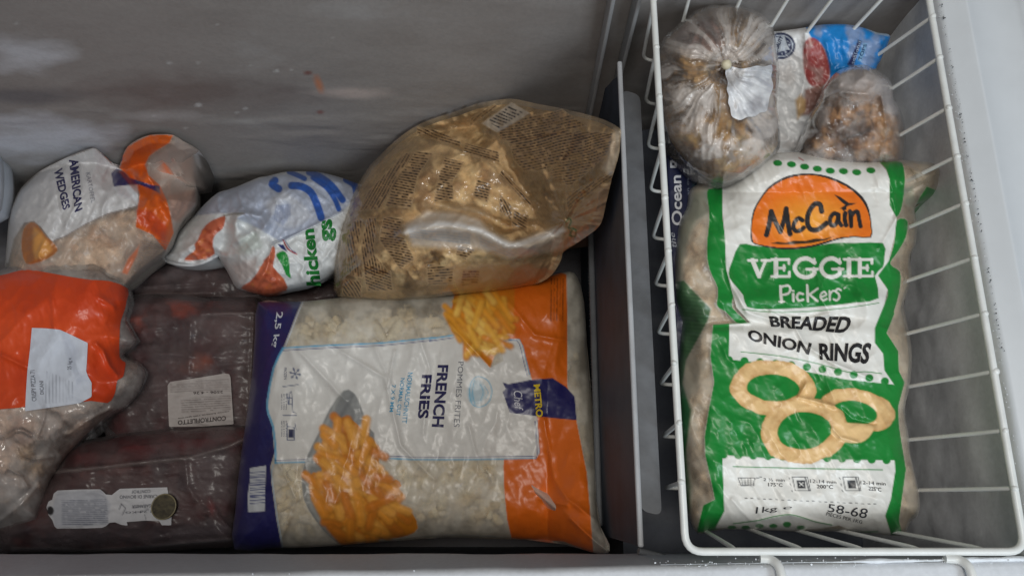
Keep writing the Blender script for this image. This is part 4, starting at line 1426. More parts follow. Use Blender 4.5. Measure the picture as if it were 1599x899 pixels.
def news_extra(P, d):
    x, y = P[:, 0], P[:, 1]
    z = 0 * x
    z += .018 * np.exp(-(seg_dist(P, y6((360, 590), (520, 560), (660, 590), (780, 650), (900, 640), (1010, 600)), False)[0] / 13) ** 2)
    z -= .010 * np.exp(-(seg_dist(P, y6((480, 480), (640, 500), (760, 560), (880, 560), (980, 520)), False)[0] / 9) ** 2)
    # folds fan out of the gathered neck at the right
    X, Y = x - 884, y - 345
    r, a = np.hypot(X, Y), np.arctan2(Y, X)
    z += .007 * (fbm(a * 5 + 40, r / 120, 77, 3, True) - .5) * np.exp(-r / 110) * np.clip(r / 14, 0, 1)
    z += .006 * (fbm(x / 40, y / 40, 79, 2) - .5) * 2
    return z


NS = Surf(no, -.355, .12, 130, grad=(.01, -.012), noise=[(70, 40, -38, .012, 71, 'c'), (24, 12, -30, .002, 73, True), (30, 14, 50, .0016, 75, True)], creases=[(y6((350, 180), (560, 240), (720, 300), (860, 440)), 5, .005), (y6((700, 60), (900, 250), (960, 400)), 5, -.005), (y6((120, 520), (240, 540), (380, 520)), 4, .003)], extra=news_extra, sm=2)


def lean(P):
    # the gathered end leans up on the partition
    c = math.cos(TH) + (P[:, 1] - PH / 2) / FOC * math.sin(TH)
    dep = .93 - .235 * np.clip((P[:, 0] - 770) / 199, -.5, 1)
    a, r = np.arctan2(P[:, 1] - 345, P[:, 0] - 884), np.hypot(P[:, 0] - 884, P[:, 1] - 345)
    dep = dep - .012 * (fbm(a * 3.2 + 40, r / 150, 77, 3, 'c') - .5) - .01 * (fbm(P[:, 0] / 30, P[:, 1] / 18, 78, 3, 'c') - .5)
    return CAMZ - dep * c - .12 * np.clip((P[:, 1] - 250) / 150, 0, 1) ** 1.5


NS.floor = lambda P: np.maximum(lean(P), before_wall(P))
BT = (88, 56, 30)
NL = [haze_film(.02, .2, 34, 81, (190, 176, 160)),
      fn_(lambda P, col: np.concatenate([np.where((col[:, 3:] < .6), lin((238, 204, 156)), col[:, :3]), col[:, 3:]], 1))]
blocks = [((370, 200, 0), [(400, 155), (470, 165), (580, 215), (575, 235), (500, 215), (400, 180)], 24), (0, [(600, 222), (735, 258), (740, 300), (690, 290), (590, 262)], 16),
          (0, [(395, 255), (465, 262), (400, 360), (375, 490), (270, 480), (300, 400)], 8), (0, [(515, 280), (595, 300), (545, 380), (550, 455), (470, 462), (490, 350)], 8), (0, [(650, 370), (706, 392), (690, 465), (630, 440)], 15),
          (0, [(262, 525), (338, 530), (330, 580), (388, 700), (330, 740), (245, 620)], 10), (0, [(350, 262), (385, 262), (250, 490), (160, 500), (200, 420)], -60), (0, [(135, 540), (175, 540), (150, 700), (180, 780), (110, 760), (110, 620)], 80),
          (0, [(195, 530), (232, 530), (220, 680), (290, 760), (180, 760), (170, 640)], 78), (0, [(440, 718), (550, 735), (545, 800), (445, 806)], -4), (0, [(735, 160), (860, 110), (1000, 85), (1100, 150), (960, 190), (800, 215), (745, 205)], -12),
          (0, [(780, 215), (1000, 170), (1100, 190), (1020, 280), (930, 330), (840, 335), (800, 290)], -14), (0, [(1050, 170), (1210, 180), (1190, 260), (1120, 330), (1030, 400), (940, 350), (1020, 260)], -14),
          (0, [(1015, 440), (1210, 330), (1205, 365), (1120, 430), (1020, 500)], -38), (0, [(750, 330), (880, 470), (860, 480), (740, 350)], 48), (0, [(740, 430), (790, 480), (790, 540), (740, 500)], 60), (0, [(800, 500), (860, 520), (850, 580), (790, 560)], 30),
          (0, [(360, 575), (500, 575), (620, 590), (620, 640), (480, 625), (370, 610)], 6), (0, [(650, 600), (820, 680), (890, 640), (890, 660), (780, 690), (660, 640)], 24), (0, [(570, 640), (640, 660), (600, 700), (560, 680)], 14),
          (0, [(180, 720), (290, 750), (300, 830), (190, 830)], 20), (0, [(100, 780), (170, 790), (170, 860), (90, 850)], 60), (0, [(620, 120), (720, 60), (730, 70), (620, 150)], -40), (0, [(590, 745), (660, 745), (650, 800), (580, 810)], 5)]
for k, (_, pts, an) in enumerate(blocks):
    NL += [poly_(y6(*pts), (150, 104, 58), .5, 3), lines_(y6(*pts), an, 4.2, (40, 24, 12), 1, .6, 3.0, k + 3)]
NL += [poly_(y6((665, 140), (790, 52), (868, 98), (730, 178)), (196, 194, 190), .6, 2)]
NL += [lines_(y6((690, 130), (785, 65), (838, 95), (735, 160)), 22, 5.0, (40, 40, 44), 1, .55, 4, 5)]
NL += [poly_(y6((345, 560), (440, 500), (560, 505), (660, 535), (700, 580), (800, 630), (900, 590), (1000, 560), (1010, 655), (900, 680), (780, 698), (650, 660), (480, 655), (380, 645)), (214, 212, 210), .6, 9),  # silvery highlight of the twisted fold, painted into the film colour
       poly_(y6((430, 480), (540, 470), (680, 500), (700, 530), (560, 500)), (70, 60, 54), .6, 8), poly_(y6((400, 578), (500, 580), (620, 596), (620, 640), (440, 625)), (50, 48, 48), .3, 6), stroke_(y6((350, 590), (420, 560), (560, 556), (680, 590), (780, 640), (900, 612), (1005, 580)), 7, (236, 236, 236), .75, 6, 3),  # pale streak along the fold's crest is a painted highlight
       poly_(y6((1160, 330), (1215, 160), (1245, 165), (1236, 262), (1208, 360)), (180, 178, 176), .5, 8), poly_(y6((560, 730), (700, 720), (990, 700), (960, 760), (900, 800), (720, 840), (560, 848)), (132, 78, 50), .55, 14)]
NL += [poly_(y6((1060, 480), (1200, 380), (1180, 500), (1170, 560), (1120, 600), (1050, 640), (1010, 650), (1020, 560)), (150, 120, 102), .7, 6), poly_(y6((1060, 590), (1135, 568), (1120, 604), (1050, 640), (1010, 650)), (200, 192, 186), .7, 4)]
NL += [stroke_(y6((1012, 550), (1028, 530), (1036, 548), (1024, 570), (1040, 572), (1056, 580), (1052, 606), (1030, 600), (1040, 580)), 3, (24, 84, 44), .9, 1.5, 2)]
sheet('bag_film', NS, CLEAR, news, (206, 184, 150, .2), NL, step=1.6)


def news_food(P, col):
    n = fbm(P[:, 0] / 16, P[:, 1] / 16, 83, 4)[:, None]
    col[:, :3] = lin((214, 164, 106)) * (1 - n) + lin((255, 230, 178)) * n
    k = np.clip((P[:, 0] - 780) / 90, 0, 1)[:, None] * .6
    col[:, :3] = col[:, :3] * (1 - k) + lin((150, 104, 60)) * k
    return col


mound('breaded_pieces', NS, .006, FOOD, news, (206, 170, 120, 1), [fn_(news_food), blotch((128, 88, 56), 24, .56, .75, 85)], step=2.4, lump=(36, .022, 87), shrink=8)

# brown carton showing behind it, and the tied tail
parcel = root_at('brown_carton', 905, 350, -.4, 'small brown carton corner behind the neck of the text printed bag', 'carton')
c0 = at(905, 352, -.36)
bm = bmesh.new()
bmesh.ops.create_cube(bm, size=1)
for v in bm.verts:
    v.co = Vector((v.co.x * .075, v.co.y * .05, v.co.z * .04))
bmesh.ops.rotate(bm, verts=bm.verts[:], matrix=__import__('mathutils').Matrix.Rotation(.15, 3, 'Z'))
bmesh.ops.bevel(bm, geom=bm.edges[:], offset=.002, segments=2, affect='EDGES')
bm.verts.index_update()
link('carton_shell', np.array([tuple(v.co + Vector(c0)) for v in bm.verts]), [[v.index for v in f.verts] for f in bm.faces], plain('brown_card', (112, 92, 80), .7), parcel, shade=False)
bm.free()

# ================================================================== chicken wings bag, its mouth rolled open
y5 = lambda *p: Z(240, 240, 3.459, p)
chick = root_at('chicken_bag', 420, 360, -.44, 'white chicken bag with green lettering, blue stripes and a crumpled rolled mouth', 'food bag')
co = y5((45, 550), (70, 510), (120, 430), (170, 378), (220, 330), (280, 268), (345, 212), (400, 195), (450, 178), (520, 148), (570, 128), (620, 120), (680, 104), (730, 96), (800, 96), (880, 98), (950, 112), (1020, 132), (1090, 158), (1150, 190), (1150, 330),
        (1080, 520), (1000, 640), (900, 692), (820, 722), (720, 742), (660, 758), (600, 764), (520, 745), (450, 726), (420, 680), (400, 640), (368, 590), (340, 552), (310, 575), (270, 596), (200, 612), (150, 612), (108, 604), (80, 585))


def chick_extra(P, d):
    x, y = P[:, 0], P[:, 1]
    z = -.055 * np.clip((400 - x) / 140, 0, 1)
    # the rolled mouth: a rim standing up and a hollow behind it
    z += .012 * np.exp(-(seg_dist(P, y5((45, 560), (130, 590), (230, 600), (330, 560)), False)[0] / 5) ** 2)
    z -= .022 * np.exp(-(((x - 352) / 13) ** 2 + ((y - 378) / 22) ** 2))
    z += .014 * np.exp(-(seg_dist(P, y5((450, 340), (490, 325), (580, 340), (600, 390)), False)[0] / 7) ** 2)
    z += .010 * np.exp(-(seg_dist(P, y5((390, 550), (440, 440), (450, 370)), False)[0] / 7) ** 2)
    z -= .012 * np.exp(-(seg_dist(P, y5((470, 380), (560, 440), (640, 470)), False)[0] / 7) ** 2)
    z += .010 * np.exp(-(seg_dist(P, y5((460, 470), (540, 410), (640, 480)), False)[0] / 6) ** 2)
    return z


CS = Surf(co, -.415, .06, 60, noise=[(44, 60, 30, .020, 101, 'c'), (22, 30, -50, .007, 102, 'c'), (14, 18, -30, .0025, 103, True), (60, 60, 0, .008, 105, False)],
          creases=[(y5((345, 215), (350, 300), (390, 330)), 3, .004), (y5((640, 500), (780, 430), (1020, 310)), 2.5, .004), (y5((540, 740), (610, 620), (640, 500)), 4, .005), (y5((640, 200), (700, 350), (650, 440)), 4, .004), (y5((450, 180), (480, 290)), 3, .004)], extra=chick_extra, sm=2)
CS.floor = before_wall
BLU, CG, RED = (26, 82, 168), (24, 118, 46), (150, 40, 44)
CL = [poly_(y5((220, 330), (345, 212), (620, 120), (900, 90), (1150, 180), (1020, 310), (780, 430), (690, 480), (560, 400), (450, 350), (480, 320), (380, 320)), (168, 176, 196), .85, 4),
      poly_(y5((600, 270), (700, 200), (780, 250), (860, 340), (760, 400), (680, 390)), (206, 208, 214), .7, 8), poly_(y5((660, 280), (730, 270), (740, 330), (700, 390), (640, 350)), (140, 150, 176), .6, 3)]
for k in range(7):
    CL += [stroke_(y5((665 + k * 12, 275), (650 + k * 14, 365)), 1, (120, 130, 160), .5, 1)]
CL += [stroke_(y5(*p), w, BLU, .95, 1.5, 3) for p, w in ((((655, 145), (640, 165), (675, 190)), 9), (((730, 98), (780, 118), (815, 135)), 6), (((745, 172), (800, 178), (850, 210), (880, 270), (905, 345)), 9), (((840, 100), (890, 120), (960, 170), (1020, 250)), 8), (((860, 130), (930, 180), (975, 240), (1000, 300)), 6), (((1040, 140), (1085, 170), (1095, 220)), 8))]
CL = [L[:5] + (L[5] * 1.3,) if L[0] == 'stroke' and L[2] == BLU else L for L in CL]
CL += [poly_(y5((385, 336), (384, 370), (372, 405), (340, 430), (322, 460), (320, 500), (330, 540), (290, 562), (240, 574), (165, 576), (190, 545), (225, 520), (220, 490), (238, 465), (262, 410), (300, 370), (340, 350)), (196, 92, 52), .95, 1.5, 2),
       poly_(y5((470, 728), (520, 690), (560, 640), (590, 590), (610, 560), (625, 545), (640, 500), (655, 510), (655, 560), (645, 610), (690, 660), (715, 700), (715, 742), (600, 768)), (196, 90, 48), .95, 1.5, 2),
       blotch((206, 120, 70), 7, .56, 0, 3)]
r_ = random.Random(4)
for k in range(70):
    x, y = (r_.uniform(200, 370), r_.uniform(370, 565)) if k % 2 else (r_.uniform(500, 700), r_.uniform(570, 745))
    pp = (L for L in ())
    Lp = CL[-2][1] if k % 2 == 0 else CL[-3][1]
    (qx, qy), = y5((x, y))
    shp = [L for L in CL if L[0] == 'poly' and tuple(L[2]) in ((196, 92, 52), (196, 90, 48))]
    if any(inside(np.array([[qx, qy]]), s[1])[0] for s in shp):
        CL += [ell_(qx, qy, r_.uniform(2, 5), r_.uniform(1.5, 3.5), r_.choice([(222, 140, 84), (168, 66, 34), (210, 112, 58), (140, 50, 30)]), .6, 3, r_.uniform(0, 180))]
CL += [poly_(y5((662, 552), (672, 535), (700, 525), (722, 545), (732, 590), (735, 640), (742, 672), (715, 655), (695, 605)), (26, 140, 54), 1, 1.2, 2),
       poly_(y5((668, 488), (700, 490), (722, 530), (690, 512)), (40, 50, 110), 1, 1), stroke_(y5((700, 466), (725, 515), (772, 542)), 2.4, RED, 1, 1, 2), stroke_(y5((712, 470), (735, 510), (768, 535)), 1.2, (40, 50, 110), 1, 1, 2),
       stroke_(y5((380, 335), (430, 325), (486, 324)), 2, (120, 110, 90), .8, 1.2), stroke_(y5((640, 480), (780, 425), (1025, 310)), 1.4, (110, 118, 140), .7, 1), stroke_(y5((650, 488), (790, 432), (1030, 320)), 1, (110, 118, 140), .5, 1),
       stroke_(y5((210, 335), (350, 312), (400, 320)), 1.2, (130, 140, 160), .6, 1), poly_(y5((420, 600), (560, 560), (560, 640), (470, 720)), (196, 178, 172), .6, 8), poly_(y5((470, 450), (560, 420), (590, 500), (520, 540), (450, 540)), (178, 190, 178), .5, 8)]
cr = CS.pos(np.array(smooth(y5((46, 556), (70, 578), (110, 592), (160, 600), (215, 600), (265, 588), (305, 570), (338, 552)), 4, False)), .0015)
V, F = tube_mesh([[tuple(p) for p in cr]], .0026, 10)
link('rolled_rim', V, F, plain('white_film', (222, 224, 226), .35, .3, 120, .001), chick)
sheet('bag_film', CS, film('opaque_film', 0.5, 0.26, 0.55, 0.35, 70, 0.1), chick, (214, 216, 216, .98), CL, step=1.6, under=.05)
text_on(CS, 'hicken', y5((905, 712), (866, 404), (796, 412), (826, 712)), ink(CG), chick, name='product_lettering', bold=.04)
text_on(CS, 'gs', y5((985, 470), (990, 345), (905, 362), (910, 480)), ink(CG), chick, name='product_lettering', bold=.04)

# ================================================================== potato wedges bag
yw = lambda *p: Z(0, 180, 3.212, p)
wed = root_at('wedges_bag', 140, 320, -.45, 'white and orange bag of American potato wedges, top twisted into an orange ribbon', 'food bag')

wo = yw((30, 780), (28, 720), (36, 620), (42, 540), (52, 470), (75, 415), (105, 365), (150, 320), (200, 280), (260, 248), (330, 214), (400, 185), (470, 164), (505, 186), (530, 210), (565, 240), (600, 252), (615, 205), (640, 158), (690, 122), (750, 100), (810, 95), (870, 100), (920, 130), (1000, 178),
        (975, 225), (950, 262), (948, 350), (992, 360), (990, 450), (940, 510), (905, 560), (880, 640), (850, 690), (780, 745), (720, 790), (640, 866), (560, 900), (400, 900), (100, 860))


def wed_extra(P, d):
    x, y = P[:, 0], P[:, 1]
    z = -.05 * np.clip((x - 190) / 60, 0, 1) * np.clip((300 - y) / 60 + .4, 0, 1)
    z -= .014 * np.exp(-(seg_dist(P, yw((600, 250), (690, 340), (800, 370)), False)[0] / 9) ** 2)
    z += .009 * (fbm(x / 22, y / 30, 115, 2) - .5) * 2 * np.clip((x - 180) / 30, 0, 1)
    return z


WS = Surf(wo, -.44, .09, 70, noise=[(40, 70, 25, .018, 111, 'c'), (22, 30, -40, .006, 112, 'c'), (10, 30, 35, .0022, 113, True)], creases=[(yw((400, 200), (420, 360), (330, 560)), 4, .004), (yw((480, 170), (600, 290), (690, 400)), 4, .004), (yw((300, 240), (280, 400), (310, 540)), 4, -.003), (yw((750, 200), (740, 300), (860, 500)), 5, .006)], extra=wed_extra, sm=2)
OR2 = (214, 96, 28)
WS.floor = before_wall
WL = [haze_film(.12, .45, 26, 91), poly_(yw((720, 250), (860, 150), (880, 110), (1000, 180), (950, 262), (950, 350), (990, 365), (985, 450), (900, 560), (870, 590), (840, 420), (750, 320)), (178, 160, 152), .62, 6),
      poly_(yw((60, 480), (105, 365), (200, 278), (330, 212), (470, 162), (540, 215), (600, 270), (690, 380), (692, 452), (630, 470), (540, 492), (420, 550), (330, 604), (260, 632), (235, 600), (205, 560), (170, 530), (120, 540), (70, 620), (40, 740), (30, 740), (44, 560)), (206, 204, 204), .95, 1.5),
      stroke_(yw((262, 632), (330, 606), (420, 552), (540, 495), (692, 456)), 2, (110, 96, 96), .8, 1),
      poly_(yw((110, 600), (130, 550), (170, 535), (205, 570), (235, 610), (270, 640), (290, 680), (240, 720), (180, 742), (130, 745), (108, 680)), (176, 104, 40), .95, 2, 2), poly_(yw((170, 560), (230, 620), (260, 680), (180, 720), (165, 640)), (224, 160, 84), .8, 5, 2),
      poly_(yw((600, 265), (612, 205), (640, 155), (750, 98), (870, 98), (850, 140), (800, 170), (750, 205), (728, 250), (745, 300), (800, 350), (835, 420), (852, 480), (872, 590), (832, 682), (765, 600), (680, 562), (690, 460), (700, 400), (690, 370), (640, 300)), OR2, 1, 1.5),
      poly_(yw((640, 200), (700, 160), (800, 130), (780, 170), (700, 210)), (186, 74, 24), .6, 6), poly_(yw((680, 470), (760, 480), (840, 560), (830, 640), (740, 570), (690, 540)), (196, 62, 28), .7, 5),
      poly_(yw((700, 650), (690, 700), (640, 800), (610, 790), (640, 720)), OR2, .8, 3), poly_(yw((860, 290), (945, 240), (950, 262), (880, 290)), OR2, .7, 3),
      poly_(yw((558, 290), (585, 268), (620, 282), (650, 315), (700, 330), (760, 350), (800, 355), (804, 392), (760, 372), (700, 348), (640, 350), (570, 358)), (40, 38, 96), 1, 1.2),
      poly_(yw((560, 360), (690, 350), (695, 440), (600, 400)), (214, 216, 220), .8, 3),
      lines_(yw((720, 600), (850, 640), (840, 690), (700, 800), (650, 840), (690, 720)), 14, 4.2, (120, 110, 112), .6, .5, 2, 4),
      poly_(yw((840, 400), (980, 370), (985, 440), (900, 540), (860, 520)), (168, 110, 84), .5, 6)]
sheet('bag_film', WS, FILM, wed, (200, 188, 176, .35), WL, step=1.8, under=.05)
mound('frozen_wedges', WS, .010, FOOD, wed, (240, 206, 174, 1), [blotch((190, 144, 112), 22, .5, .7, 6)], step=3, lump=(26, .018, 5), shrink=8)
text_on(WS, 'AMERICAN', yw((345, 225), (375, 488), (414, 470), (392, 215)), NK, wed, name='product_lettering', bold=.03)
text_on(WS, 'WEDGES', yw((268, 275), (316, 478), (352, 462), (312, 262)), NK, wed, name='product_lettering', bold=.03)
text_on(WS, 'KARTOFFEL', yw((430, 290), (458, 440), (478, 436), (452, 286)), ink((150, 150, 158)), wed, name='small_print')

# ================================================================== clear bag of pale meat with an orange wrapper and a white label
yo = lambda *p: Z(0, 380, 2.81, p)
yb = lambda *p: Z(0, 600, 3.0075, p)
chop = root_at('orange_wrapped_bag', 90, 580, -.42, 'clear bag of pale frozen meat wrapped in orange with a white paper label', 'food bag')
oo = [(-120, 470), (-60, 430), (0, 420), (40, 406), (90, 400), (130, 393), (152, 394), (172, 400), (184, 414), (196, 440), (204, 470), (198, 500), (215, 530), (206, 545), (195, 552)] + yo((560, 500), (612, 520), (640, 560), (634, 600), (615, 650), (560, 715), (500, 752)) + \
    [(150, 672), (128, 690), (108, 712), (92, 735), (80, 755), (72, 790), (68, 818), (40, 828), (20, 836), (0, 834), (-60, 840), (-130, 700)]


def chop_extra(P, d):
    x, y = P[:, 0], P[:, 1]
    z = -.03 * np.clip((y - 640) / 170, 0, 1)
    z += .008 * (fbm(x / 30, y / 30, 121, 2) - .5) * 2 * np.clip((y - 625) / 20, 0, 1)
    z += .01 * (fbm(x / 90, y / 70, 123, 2) - .5)
    return z


HS = Surf(oo, -.42, .085, 80, noise=[(60, 80, 40, .010, 125, 'c'), (12, 24, -20, .0016, 127, True)],
          creases=[(yb((0, 250), (60, 215), (100, 215), (140, 240)), 3, .006), (yb((215, 110), (200, 180), (178, 235)), 3, .006), (yb((310, 235), (400, 175), (520, 110)), 3, .007), (yb((80, 300), (90, 330), (150, 350), (250, 340)), 3, .005),
                   (yo((420, 440), (450, 470), (480, 540), (510, 575)), 4, .006), (yo((10, 490), (110, 540)), 4, .004), (yo((430, 235), (500, 280)), 4, .004), (yo((230, 250), (240, 370)), 4, .003), (yb((30, 390), (100, 430), (130, 480)), 3, .005), (yb((0, 640), (100, 560), (180, 470)), 4, .005)],
          extra=chop_extra, sm=2)
HL = [haze_film(.12, .55, 20, 93), poly_([(-120, 720), (20, 740), (70, 770), (70, 810), (60, 830), (-120, 840)], (190, 192, 198), .35, 12),
      poly_([(0, 418), (60, 405), (90, 400), (100, 410), (40, 425), (0, 432)], (160, 146, 146), .5, 6)]
sheet('bag_film', HS, CLEAR, chop, (206, 200, 196, .2), HL, step=1.8, under=.06)


def meat_col(P, col):
    n = fbm(P[:, 0] / 20, P[:, 1] / 20, 95, 4)[:, None]
    col[:, :3] = lin((196, 160, 144)) * (1 - n) + lin((250, 230, 212)) * n
    return col


mound('frozen_meat', HS, .006, FOOD, chop, (206, 176, 160, 1), [fn_(meat_col), blotch((150, 118, 114), 30, .66, .5, 8), poly_(yb((70, 300), (110, 285), (190, 290), (200, 340), (250, 400), (200, 450), (130, 440), (80, 330)), (226, 196, 160), .6, 8)], step=2.6, lump=(24, .018, 97), shrink=6)
oW = [(-118, 480), (-60, 436), (0, 430)] + yo((60, 125), (120, 115), (210, 128), (300, 145), (400, 160), (480, 165), (562, 198), (556, 250), (548, 290), (530, 340), (525, 400), (525, 500), (550, 520), (548, 545), (540, 585), (515, 600), (508, 640), (498, 672), (470, 700), (400, 690), (250, 706), (110, 716), (0, 726)) + [(-110, 640)]


def or_shade(P, col):
    n = fbm(P[:, 0] / 60, P[:, 1] / 60, 12, 3)[:, None]
    col[:, :3] = lin((206, 62, 26)) * (1 - n) + lin((236, 88, 36)) * n
    return col


sheet('orange_wrapper', HS, film('orange_film', 0.8, 0.25, 0.5, 0.2, 40, 0.0), chop, (222, 76, 32, 1), [fn_(or_shade)], poly=smooth(oW, 2), off=.0015, step=2)
lb = yo((140, 370), (200, 372), (262, 378), (300, 395), (385, 436), (382, 500), (378, 560), (385, 580), (402, 610), (402, 672), (350, 700), (250, 715), (110, 735), (114, 650), (120, 560), (132, 460))
WLb = [poly_(yo((262, 378), (300, 395), (340, 470), (330, 540), (378, 600), (340, 620), (300, 520)), (188, 194, 210), .5, 5)]
for k in range(9):
    WLb += [stroke_(yo((205 + k * 14, 560 + k * 6), (200 + k * 15, 700 - k * 1)), 1.0, (110, 114, 128), .55, 1)]
sheet('paper_label', HS, PAPER, chop, (216, 222, 234, 1), WLb, poly=np.array(lb), off=.0028, step=1.8)
LT = ink((96, 98, 110))
for s, q, b in (('CRISPY PIZZA 71', ((160, 690), (152, 555), (132, 557), (140, 692)), .0), ('DICANI', ((192, 660), (190, 602), (172, 603), (176, 662)), 0), ('25 kg x', ((318, 552), (318, 500), (296, 502), (296, 554)), 0)):
    text_on(HS, s, yo(*q), LT, chop, name='label_print', off=.0036)

# ================================================================== vacuum packs of dark meat
def pack(name, label, out, z0, H, R, grad, base, blot, creases, layers, seed, gx=None):
    r0 = root_at(name, sum(p[0] for p in out) / len(out), sum(p[1] for p in out) / len(out), z0 - .04, label, 'vacuum pack', 'vacuum packs of dark meat under the bags')
    S = Surf(out, z0, H, R, grad=grad, noise=[(110, 50, 4, .012, seed, 'c'), (50, 16, -6, .004, seed + 2, 'c'), (18, 8, 30, .0012, seed + 3, True), (12, 12, 0, .001, seed + 4, False)], creases=creases, sm=3, wob=1.2)
    sheet('vacuum_film', S, VAC, r0, (122, 108, 108, .2), [haze_film(.0, .34, 34, seed + 6)] + layers, step=2, under=.04)
    mound('dark_meat', S, .004, MEAT, r0, base, blot, step=3, lump=(50, .010, seed + 8), shrink=7)
    return r0, S


yv = lambda *p: Z(180, 430, 3.328, p)
MEATC = (84, 44, 46, 1)
p1, S1 = pack('vacuum_pack', 'upper vacuum pack of dark red meat with a pale rounded label, left of the fries', [(165, 480), (200, 462), (260, 458), (330, 466), (402, 464), (410, 500), (405, 560), (402, 620), (396, 668), (360, 690), (260, 694), (170, 690), (160, 600)], -.455, .03, 40, (0, .0),
              MEATC, [poly_(yv((60, 190), (260, 120), (520, 130), (480, 190), (200, 260), (80, 280)), (172, 66, 34), .75, 18, 2), poly_(yv((320, 430), (420, 410), (500, 440), (440, 500), (330, 490)), (176, 84, 44), .7, 16, 2), blotch((48, 30, 36), 34, .47, .8, 5), poly_(yv((30, 300), (110, 330), (90, 400), (30, 420)), (120, 56, 40), .6, 10)],
              [(yv((440, 200), (720, 190)), 3, .004), (yv((130, 300), (150, 280), (300, 270)), 4, .004), (yv((720, 200), (700, 700)), 3, .004), (yv((390, 250), (380, 500)), 5, .003)],
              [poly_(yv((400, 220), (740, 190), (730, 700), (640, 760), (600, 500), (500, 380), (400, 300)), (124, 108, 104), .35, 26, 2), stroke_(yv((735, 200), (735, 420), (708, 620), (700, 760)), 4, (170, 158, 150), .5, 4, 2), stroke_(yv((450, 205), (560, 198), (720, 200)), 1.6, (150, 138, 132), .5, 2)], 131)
lab1 = yv((272, 570), (285, 552), (330, 545), (450, 528), (570, 508), (592, 512), (599, 530), (606, 640), (615, 772), (450, 784), (280, 785), (274, 680))
LL = [lines_(yv((285, 560), (590, 530), (600, 600), (285, 610)), -3, 3.6, (110, 98, 96), .6, .45, 0, 3), lines_(yv((340, 640), (600, 620), (600, 700), (345, 712)), -3, 3.6, (104, 92, 90), .7, .45, 0, 5)]
sheet('pack_label', S1, PAPER, p1, (186, 178, 174, 1), LL, poly=np.array(lab1), off=.002, step=1.6)
DKI = ink((70, 62, 62))
for s, q, b in (('CONTROFILETTO', ((575, 728), (325, 752), (325, 776), (575, 752)), .02), ('carne bovina refrigerata', ((592, 700), (325, 738), (325, 746), (592, 709)), .01), ('2506 - 4.26', ((560, 597), (405, 603), (405, 617), (560, 611)), .01)):
    text_on(S1, s, yv(*q), DKI, p1, name='label_print', off=.0028, bold=b)

lo2 = [(90, 720), (113, 692), (160, 682), (200, 673), (250, 668), (299, 664), (350, 662), (393, 664), (400, 690), (384, 740), (378, 770), (372, 820), (366, 852), (320, 856), (266, 859), (180, 862), (100, 863), (40, 864), (0, 862), (-10, 820), (40, 780)]
p2, S2 = pack('vacuum_pack', 'lower long vacuum pack with a waisted white label and round badge', lo2, -.44, .05, 55, (0, .0), MEATC,
              [blotch((44, 34, 46), 40, .46, .8, 25), poly_(yb((380, 240), (800, 210), (1170, 210), (1000, 290), (600, 340), (320, 370)), (112, 34, 38), .7, 18, 2), blotch((130, 62, 54), 40, .6, .5, 27), poly_(yb((980, 520), (1010, 560), (1000, 610), (975, 570)), (130, 30, 34), .8, 8)],
              [(yb((250, 410), (500, 385), (760, 355), (900, 340), (1040, 300), (1180, 245)), 4, .006), (yb((60, 770), (400, 780), (800, 750), (1100, 725)), 4, .005), (yb((980, 540), (1020, 620), (1090, 680)), 4, .004), (yb((870, 360), (880, 480), (960, 600)), 6, .004)],
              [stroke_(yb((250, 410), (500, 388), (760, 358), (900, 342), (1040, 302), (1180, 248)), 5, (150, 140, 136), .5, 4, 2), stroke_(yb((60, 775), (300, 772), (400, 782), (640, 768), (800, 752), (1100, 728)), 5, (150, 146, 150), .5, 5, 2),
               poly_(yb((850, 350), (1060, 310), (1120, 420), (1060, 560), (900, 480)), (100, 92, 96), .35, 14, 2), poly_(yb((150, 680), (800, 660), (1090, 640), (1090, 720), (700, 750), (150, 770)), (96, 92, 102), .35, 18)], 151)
lab2 = yb((218, 575), (228, 548), (245, 540), (252, 512), (270, 497), (370, 492), (470, 491), (484, 502), (498, 516), (525, 518), (545, 502), (562, 489), (680, 485), (785, 482), (790, 510), (800, 545), (806, 600), (804, 660), (760, 660), (748, 640), (680, 638), (595, 645), (600, 662), (570, 658), (540, 646), (515, 648),
           (498, 664), (478, 672), (370, 675), (268, 676), (256, 665), (246, 636), (226, 610))
LL2 = [poly_(yb((270, 500), (480, 495), (520, 560), (500, 660), (260, 670), (240, 600)), (168, 172, 184), .5, 4), lines_(yb((290, 545), (500, 535), (510, 655), (290, 660)), -1, 3.1, (90, 96, 116), .8, .45, 0, 7),
       ell_(*yb((236, 592))[0], 5.5, 7, (50, 48, 50)), stroke_(yb((560, 585), (570, 560), (590, 580), (575, 610)), 1.6, (80, 80, 92), .8, 1), stroke_(yb((620, 580), (660, 570), (700, 585), (640, 600)), 1.2, (80, 80, 92), .7, 1), stroke_(yb((680, 610), (685, 630)), 1.2, (80, 80, 92), .7, 1)]
sheet('pack_label', S2, PAPER, p2, (208, 208, 212, 1), LL2, poly=np.array(lab2), off=.002, step=1.6)
for s, q in (('CARNE DI BOVINO', ((738, 516), (562, 520), (562, 536), (738, 532))), ('CONTROF', ((706, 493), (618, 496), (618, 511), (706, 508))), ('GARANZIA', ((710, 560), (620, 565), (620, 580), (710, 575))), ('2.24 KG', ((720, 590), (590, 596), (590, 606), (720, 600)))):
    text_on(S2, s, yb(*q), ink((84, 86, 98)), p2, name='label_print', off=.0028)
bp = yb((771, 573))[0]
bw = S2.pos(np.array([bp]), .003)[0]
bm = bmesh.new()
bmesh.ops.create_cone(bm, cap_ends=True, segments=36, radius1=.0152, radius2=.0138, depth=.003)
bm.verts.index_update()
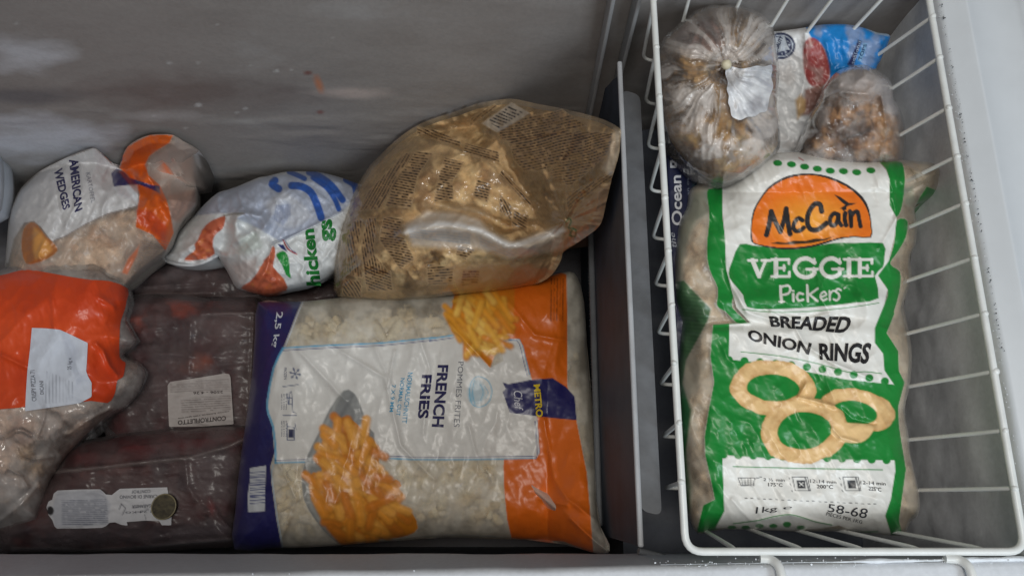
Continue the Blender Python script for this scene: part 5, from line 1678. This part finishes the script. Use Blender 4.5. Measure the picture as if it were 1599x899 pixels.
badge = link('round_badge', np.array([tuple(v.co + Vector(bw)) for v in bm.verts]), [[v.index for v in f.verts] for f in bm.faces], plain('badge_olive', (92, 84, 62), .5, .3, 300, .0006, .3, 120, col2=(44, 38, 30)), p2, shade=False)
bm.free()
ringp = [tuple(Vector(bw) + Vector((math.cos(t) * .0148, math.sin(t) * .0148, .0016))) for t in np.linspace(0, 2 * math.pi, 40)]
V, F = tube_mesh([ringp], .0008, 6)
link('badge_rim', V, F, plain('badge_rim', (150, 140, 110), .4), badge)

p3, S3 = pack('vacuum_pack', 'dark vacuum pack lying behind, below the chicken bag', [(170, 450), (220, 420), (300, 405), (400, 420), (500, 430), (530, 450), (520, 474), (420, 482), (300, 478), (190, 482)], -.50, .025, 20, (0, 0), (66, 42, 40, 1), [blotch((36, 28, 32), 30, .5, .7, 3)],
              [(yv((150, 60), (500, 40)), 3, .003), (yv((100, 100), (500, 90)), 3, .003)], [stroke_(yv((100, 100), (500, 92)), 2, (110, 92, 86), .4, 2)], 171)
p4, S4 = pack('vacuum_pack', 'dark vacuum pack deepest in the left corner', [(-60, 440), (60, 430), (230, 440), (240, 520), (250, 640), (180, 720), (-60, 860), (-120, 600)], -.56, .04, 40, (0, 0), (46, 38, 42, 1), [blotch((26, 26, 34), 30, .5, .7, 3)], [], [], 181)
p5, S5 = pack('vacuum_pack', 'dark vacuum pack at the bottom edge, below the orange bag', [(-80, 800), (-20, 795), (20, 800), (50, 830), (80, 862), (0, 868), (-80, 866)], -.46, .03, 20, (0, 0), (52, 40, 46, 1), [blotch((26, 26, 34), 20, .5, .7, 3)], [], [], 191)

# white bag just entering at the left edge
sl = root_at('white_bag', -40, 290, -.42, 'white bag edge just entering at the left above the orange bag', 'food bag')
SS = Surf([(-110, 240), (-40, 225), (-5, 232), (4, 250), (7, 280), (5, 310), (-2, 335), (-40, 350), (-110, 340)], -.40, .05, 40, noise=[(20, 30, 0, .004, 201, True)], sm=3)
sheet('bag_film', SS, FILM, sl, (206, 212, 222, .95), [], step=3, under=.04)
